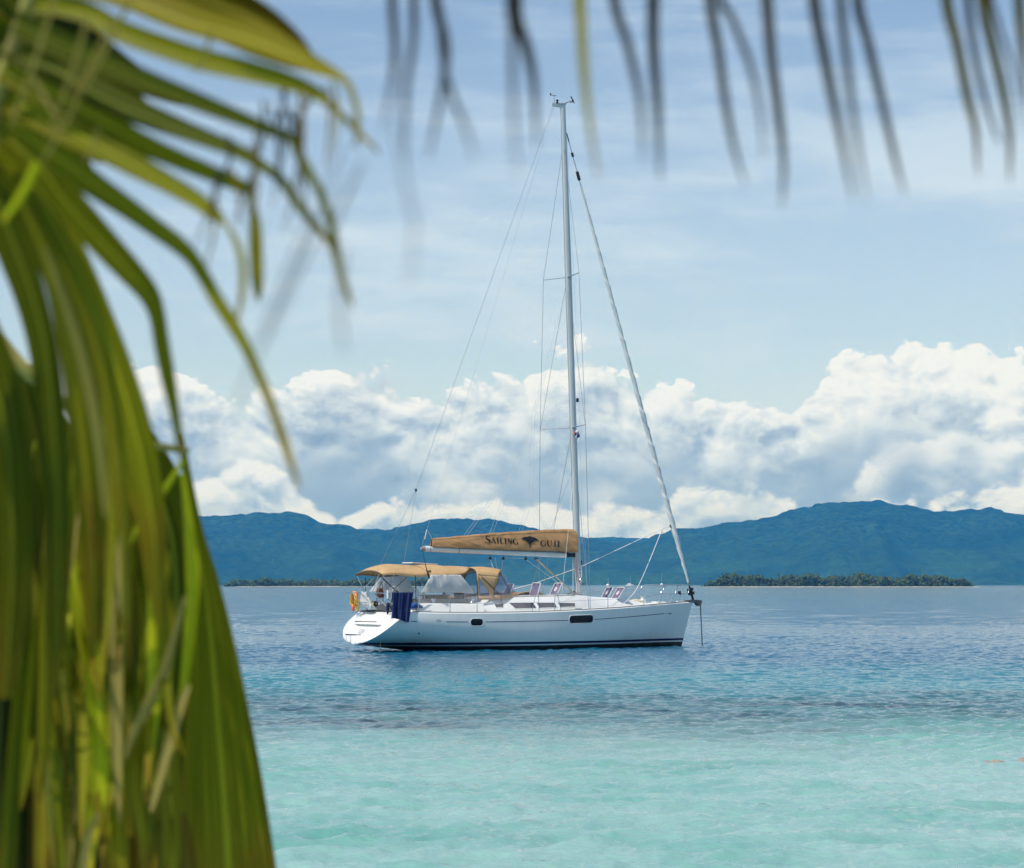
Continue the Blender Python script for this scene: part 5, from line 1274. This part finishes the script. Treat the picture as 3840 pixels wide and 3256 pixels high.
for pts, half, d0, d1, m, tw in (
    ([(40, -60), (250, -30), (420, 25), (540, 75), (630, 125)], (20, 34, 38, 30, 6), 3.0, 2.9, 'o', 15),
    ([(200, -70), (380, -30), (500, 20), (590, 85), (640, 125)], (20, 34, 36, 30, 6), 3.05, 3.0, 'b', -20),
    ([(60, -40), (230, -14), (370, 38), (470, 66), (560, 98), (640, 135), (700, 165), (722, 215), (726, 270), (718, 300)], (14, 20, 22, 22, 20, 14, 6, 5, 4, 2), 3.0, 2.6, 'o', 30),
    ([(50, 5), (160, 20), (240, 62), (340, 99), (419, 124), (519, 148), (579, 164), (639, 188), (679, 220), (719, 260), (771, 310)], (14, 17, 18, 18, 18, 17, 15, 11, 6, 5, 2), 3.0, 2.7, 'g', 10),
    ([(30, 45), (120, 88), (200, 120), (280, 156), (359, 188), (439, 220), (519, 252), (591, 282), (606, 310), (625, 345), (649, 388), (664, 425), (676, 465), (684, 520), (700, 580), (716, 622)], (18, 22, 20, 18, 16, 14, 11, 8, 8, 8, 7, 7, 7, 7, 6, 2), 3.0, 2.5, 'd', -15),
    ([(15, 95), (110, 140), (208, 198), (300, 238), (399, 276), (479, 307), (531, 337), (571, 367), (595, 402), (625, 443), (659, 481), (682, 515)], (20, 24, 24, 20, 15, 12, 9, 8, 8, 7, 6, 2), 3.05, 2.7, 'd', 20),
    ([(5, 135), (120, 195), (200, 240), (280, 286), (359, 322), (439, 355), (499, 382), (512, 404)], (22, 24, 22, 18, 15, 13, 10, 2), 3.05, 2.9, 'g', -10),
    ([(508, 398), (514, 425), (518, 460), (520, 520), (523, 580), (525, 615)], (2, 6, 10, 11, 9, 1), 2.9, 2.88, 'o', 5),
    ([(-5, 185), (60, 218), (140, 262), (200, 296), (280, 340), (339, 372), (399, 407), (440, 440), (457, 455), (480, 492), (492, 540), (491, 600), (478, 660)], (24, 28, 26, 22, 19, 16, 14, 11, 4, 5, 6, 5, 2), 3.1, 2.7, 'g', 8),
    ([(-20, 222), (80, 295), (140, 337), (200, 380), (260, 421), (319, 464), (359, 493), (391, 524), (416, 563), (440, 607), (472, 656), (500, 705), (530, 770), (556, 835), (580, 905), (608, 992)], (24, 26, 24, 20, 17, 15, 14, 12, 11, 11, 11, 9, 8, 7, 7, 2), 3.1, 2.9, 'g', -12),
    ([(-60, 215), (10, 262), (80, 338), (140, 417), (200, 484), (260, 549), (300, 596), (318, 640), (328, 700), (340, 765), (353, 830), (364, 900), (368, 935)], (26, 30, 34, 34, 31, 27, 22, 17, 16, 15, 11, 7, 2), 3.15, 3.3, 'g', 12),
    ([(-90, 230), (-20, 380), (28, 500), (66, 610), (92, 720), (106, 850), (116, 1000), (118, 1200), (112, 1420)], (26, 34, 36, 32, 30, 30, 28, 24, 4), 3.15, 3.8, 'd', -14),
    ([(-70, 220), (20, 350), (80, 460), (118, 560), (146, 680), (164, 800), (178, 940), (188, 1100), (190, 1330)], (28, 36, 38, 34, 34, 34, 32, 26, 4), 3.2, 3.9, 'd', 18),
    ([(-60, 215), (40, 330), (104, 440), (158, 550), (200, 650), (236, 750), (266, 850), (292, 960), (312, 1090), (322, 1280)], (26, 34, 36, 34, 34, 36, 38, 36, 28, 4), 3.15, 3.9, 'g', -8),
    ([(40, 400), (96, 530), (132, 660), (156, 800), (176, 960), (190, 1130)], (3, 8, 9, 9, 8, 2), 3.1, 3.3, 'o', 35),
    ([(90, 500), (140, 640), (176, 770), (200, 900), (214, 1050)], (2, 7, 8, 8, 2), 3.1, 3.2, 't', 40),  # pale strip whose colour imitates glints along the broad leaflets
    ([(120, 520), (180, 660), (214, 800), (232, 940), (244, 1080)], (2, 7, 9, 8, 2), 3.1, 3.2, 'o', -35),
    ([(-40, 60), (30, 120), (90, 190), (140, 260), (210, 330)], (40, 60, 60, 40, 6), 3.3, 3.4, 'd', 25),
    ([(-80, -60), (20, 60), (120, 130), (240, 190), (330, 250)], (50, 70, 60, 36, 4), 3.4, 3.4, 'd', -20),
    ([(-120, 480), (-66, 620), (-22, 740), (8, 850), (22, 980), (24, 1180), (10, 1420)], (16, 36, 46, 48, 44, 40, 12), 3.3, 3.8, 'd', 20),
    ([(-120, 420), (-84, 600), (-50, 760), (-24, 900), (-8, 1100), (-10, 1400)], (16, 36, 44, 44, 40, 12), 3.4, 3.8, 'o', -20),
    ([(-60, -20), (10, 110), (70, 200), (130, 290), (190, 360)], (50, 60, 54, 34, 4), 3.5, 3.5, 'n', 10),
    ([(-90, 60), (-10, 190), (60, 290), (120, 390), (170, 470)], (50, 62, 56, 36, 4), 3.5, 3.5, 'n', -10),
    ([(-40, -90), (60, 20), (170, 100), (280, 165), (380, 215)], (40, 52, 44, 26, 3), 3.5, 3.5, 'n', 10),
    ([(280, -50), (420, 15), (520, 62), (600, 112), (655, 152)], (20, 34, 36, 28, 4), 3.05, 2.95, 'b', 12),
    ([(160, -40), (330, 0), (450, 45), (545, 92), (625, 140)], (16, 26, 28, 24, 4), 3.1, 3.0, 'o', -14)):
    half = tuple(h * (1.30 if max(half) < 30 else 1.0) for h in half)
    leaflet(FA, pts, half, d0, d1, m, tw, pleats=(7 if max(half) > 80 else 4) if max(half) > 30 else 0)
for u0, v0, u1, v1, w, m in ((120, -40, 20, 260, 5, 't'), (180, 30, 95, 280, 4.5, 't'), (270, -20, 170, 180, 4.5, 't'), (75, 330, 5, 450, 9, 'y'), (60, 150, 130, 280, 5, 't'), (170, 170, 85, 330, 4, 't'), (225, 40, 150, 190, 4, 't'), (430, 60, 395, 150, 4, 't'), (200, 260, 170, 330, 4, 't')):
    leaflet(FA, [(u0, v0), ((u0 + u1) / 2 + 6, (v0 + v1) / 2), (u1, v1)], (w, w, w * .6), 2.75, 2.75, m, 30)
for q in range(16):                                                # frayed dry strands among the tips
    x0, y0 = lrng.uniform(420, 690), 0; y0 = spl(x0, [(420, 330), (500, 260), (600, 180), (700, 190)]) + lrng.uniform(-30, 60)
    L_ = lrng.uniform(90, 260); dx_ = lrng.uniform(-60, 40)
    leaflet(FA, [(x0, y0), (x0 + dx_ * .2 + 10, y0 + L_ * .3), (x0 + dx_ * .6 + 8, y0 + L_ * .65), (x0 + dx_, y0 + L_)], (3.5, 4.0, 3.0, 1.0), lrng.uniform(2.4, 2.9), lrng.uniform(2.3, 2.8), lrng.choice('kkbbo'), lrng.uniform(-50, 50))
settle(FA)

FB = frond('big hanging palm frond of broad green and yellow leaflets at the lower left', [(-200, 500), (-60, 620), (60, 760), (180, 850), (300, 900), (380, 915)], [4.6, 4.6, 4.6, 4.7, 4.8, 4.9], 0.016)
# the broad outer blade and the crowd of leaflets hanging inside it
leaflet(FB, [(366, 880), (382, 980), (396, 1080), (416, 1190), (430, 1310), (441, 1440), (452, 1580), (462, 1720), (470, 1860)], (5, 10, 17, 30, 46, 62, 78, 90, 104), 5.0, 5.2, 'g', 10, 0.15, 6, pleats=11)
for pts, half, d0, d1, m, tw in (
    ([(240, 840), (300, 950), (345, 1060), (360, 1200), (352, 1350), (340, 1520), (330, 1800)], (30, 44, 48, 50, 48, 44, 40), 5.3, 5.5, 'd', 25),
    ([(60, 740), (95, 860), (120, 1000), (128, 1180), (125, 1400), (120, 1600), (118, 1820)], (30, 50, 54, 52, 50, 46, 44), 5.0, 5.2, 'd', -35),
    ([(150, 800), (190, 930), (225, 1100), (245, 1300), (250, 1500), (245, 1820)], (26, 44, 50, 52, 50, 46), 5.2, 5.5, 'o', 40),
    ([(-60, 700), (-20, 900), (0, 1100), (5, 1350), (0, 1600), (0, 1820)], (50, 60, 60, 56, 52, 50), 5.0, 5.2, 'n', 50),
    ([(30, 780), (55, 950), (62, 1150), (58, 1350), (40, 1600), (30, 1820)], (26, 34, 36, 34, 34, 34), 5.6, 5.8, 'n', 30),
    ([(90, 860), (110, 1050), (105, 1300), (95, 1550), (90, 1820)], (30, 46, 48, 46, 44), 5.8, 5.9, 'n', 20),
    ([(200, 860), (215, 1050), (215, 1300), (205, 1550), (205, 1820)], (40, 60, 62, 60, 56), 5.8, 5.9, 'n', -20),
    ([(290, 900), (310, 1050), (325, 1300), (330, 1550), (330, 1820)], (30, 50, 58, 62, 66), 5.9, 6.0, 'n', 20),
    ([(196, 790), (222, 880), (236, 980), (228, 1080), (236, 1180), (248, 1300)], (6, 13, 17, 12, 15, 6), 4.5, 4.6, 'y', 20),
    ([(120, 1060), (150, 1180), (178, 1290), (196, 1400), (202, 1520), (198, 1620), (186, 1700), (178, 1800)], (6, 16, 22, 22, 22, 19, 14, 6), 4.5, 4.6, 'y', -15),
    ([(236, 1040), (247, 1140), (256, 1240), (255, 1380), (258, 1520), (262, 1700)], (8, 14, 14, 12, 10, 8), 4.6, 4.7, 'g', 15),
    ([(286, 900), (302, 965), (312, 1040), (318, 1120), (330, 1230), (344, 1320)], (5, 12, 11, 10, 8, 3), 4.6, 4.7, 'y', 35),
    ([(370, 960), (382, 1060), (391, 1150), (390, 1230), (382, 1310), (372, 1400), (352, 1500)], (4, 10, 15, 13, 12, 9, 3), 4.7, 4.8, 'y', 10),
    ([(376, 1210), (352, 1300), (330, 1370), (300, 1430), (270, 1490), (255, 1540)], (4, 8, 10, 11, 9, 3), 4.4, 4.4, 't', 25),
    ([(384, 1390), (366, 1440), (348, 1500), (330, 1560), (314, 1620), (306, 1650)], (4, 9, 10, 9, 7, 2), 4.4, 4.4, 't', -20),
    ([(340, 1330), (300, 1420), (282, 1500), (276, 1600), (290, 1700), (300, 1800)], (5, 10, 13, 13, 12, 10), 4.6, 4.6, 'o', 30),
    ([(310, 1060), (330, 1180), (345, 1260), (330, 1360), (300, 1460)], (3, 7, 8, 8, 3), 4.5, 4.5, 'o', 10),
    ([(90, 900), (105, 1050), (100, 1200), (92, 1400), (88, 1600), (84, 1820)], (4, 14, 18, 18, 16, 14), 4.8, 4.9, 'o', -40),
    ([(150, 1200), (158, 1350), (152, 1500), (146, 1650), (140, 1820)], (5, 16, 18, 18, 16), 4.7, 4.8, 'd', 35),
    ([(330, 1400), (345, 1550), (352, 1680), (360, 1820)], (6, 18, 24, 24), 4.8, 4.8, 'o', 35),
    ([(225, 1500), (230, 1600), (240, 1700), (244, 1820)], (5, 16, 22, 22), 4.7, 4.8, 'o', -30),
    ([(280, 1020), (300, 1200), (310, 1400), (306, 1600), (300, 1820)], (6, 18, 22, 22, 20), 4.9, 5.0, 'd', -30),
    ([(60, 1150), (48, 1300), (36, 1450), (20, 1640), (10, 1820)], (5, 14, 16, 18, 20), 4.7, 4.8, 'd', 25),
    ([(372, 1650), (380, 1720), (384, 1820)], (5, 14, 20), 4.7, 4.7, 'b', 10),
    ([(372, 935), (330, 1000), (285, 1060), (262, 1110)], (4, 7, 6, 2), 4.4, 4.4, 'y', 20),
    ([(200, 1650), (178, 1700), (168, 1760), (160, 1830)], (4, 9, 10, 8), 4.4, 4.4, 't', 10)):
    leaflet(FB, pts, half, d0, d1, m, tw, pleats=4 if max(half) > 30 else 0)
for q in range(64):
    x0 = lrng.uniform(60, 350); y0 = lrng.uniform(840, 1350) if q < 46 else lrng.uniform(700, 900)
    if q >= 46: x0 = lrng.uniform(110, 260)
    L_ = lrng.uniform(260, 620); dr = lrng.uniform(-0.10, 0.16); cu = lrng.uniform(-22, 22); w = lrng.uniform(5, 15)
    pts = [(x0 + dr * L_ * t + cu * math.sin(t * 3.1), y0 + L_ * t) for t in (0, .2, .4, .6, .8, 1)]
    lim = lambda y: spl(y, [(700, 240), (850, 320), (930, 362), (1080, 395), (1280, 440), (1550, 500), (1764, 540)]) - 26
    pts = [(min(p[0], lim(p[1])), p[1]) for p in pts]
    leaflet(FB, pts, (2, w * .8, w, w, w * .7, 1.5), lrng.uniform(4.3, 5.0), lrng.uniform(4.3, 5.0), lrng.choice('gggddooyyobdt'), lrng.uniform(-60, 60), 0.5)
settle(FB)

FC = frond('overhead palm frond with thin dark leaflet tips hanging along the top edge', [(420, -330), (800, -300), (1300, -280), (1800, -270), (2300, -280)], [2.7, 2.7, 2.7, 2.7, 2.7], 0.012)
def zc(pts): return [(704 + a * 0.6615, b * 0.6615) for a, b in pts]
for pts, w, d, m in (
    ([(140, -20), (150, 150), (140, 260), (112, 400)], 8, 1.75, 'k'), ([(205, -20), (205, 120), (184, 260), (178, 380), (182, 500)], 7, 1.7, 'k'), ([(270, -20), (302, 130), (295, 260), (250, 490)], 10, 1.9, 'k'), ([(290, 120), (325, 290), (365, 390), (395, 490)], 6, 1.6, 'k'),
    ([(515, -20), (522, 60), (552, 150), (575, 270), (582, 460)], 12, 2.0, 'k'), ([(500, -20), (508, 100), (512, 300), (522, 540)], 7, 1.6, 'k'), ([(715, -20), (720, 70), (727, 200), (742, 350), (775, 560)], 10, 2.1, 'o'),
    ([(820, -20), (862, 130), (900, 300), (912, 500)], 9, 2.0, 'k'), ([(940, -20), (941, 150), (955, 350), (962, 560)], 11, 2.1, 'k'), ([(1115, -20), (1142, 150), (1162, 300), (1190, 450), (1225, 570)], 9, 2.2, 'k'), ([(1150, -20), (1182, 50), (1240, 200), (1270, 340), (1282, 490)], 7, 2.0, 'k'),
    ([(1290, -20), (1306, 180), (1325, 330), (1342, 500), (1336, 640)], 10, 2.2, 'k'), ([(1435, -20), (1470, 180), (1510, 380), (1556, 620)], 11, 2.1, 'k'), ([(1515, -20), (1536, 200), (1562, 400), (1596, 620)], 8, 1.9, 'k'), ([(1565, -20), (1600, 130), (1640, 300), (1682, 480), (1715, 600)], 9, 2.3, 'k'),
    ([(1838, -20), (1872, 130), (1906, 300), (1930, 400), (1938, 540)], 10, 2.5, 'b'), ([(1905, -20), (1932, 180), (1970, 340), (2008, 450)], 7, 2.4, 'k'), ([(1952, -20), (1986, 150), (2016, 280), (2037, 420), (2036, 560)], 10, 2.5, 'b'), ([(1975, -20), (2042, 200), (2080, 400)], 5, 2.3, 'k'), ([(2064, -20), (2073, 120), (2088, 320)], 10, 2.5, 'b')):
    q = zc(pts); p0 = q[0]; top = (p0[0] - (q[1][0] - p0[0]) * 1.2 + lrng.uniform(-10, 10), -285)
    w *= 1.05; leaflet(FC, [top] + q, (w * 1.2, w * 1.15, w, w * .9, w * .6, 1.0), 2.5, d * 1.05, m, lrng.uniform(-35, 35))
for pts, w, d in (([(800, 250), (830, 400), (842, 470), (830, 580)], 4, 1.5), ([(690, 300), (660, 420), (620, 520), (575, 620), (540, 690)], 5, 1.6), ([(640, 410), (600, 520), (560, 620), (520, 720), (480, 830)], 5, 1.5), ([(700, 500), (690, 620), (700, 720)], 5, 1.5), ([(620, 200), (600, 250), (590, 310)], 6, 1.9), ([(735, 330), (690, 430), (660, 520)], 5, 1.8)):
    leaflet(FC, pts, (w * .5, w * .7, w * .6, w * .3), d, d, 'k', lrng.uniform(-30, 30))
settle(FC)
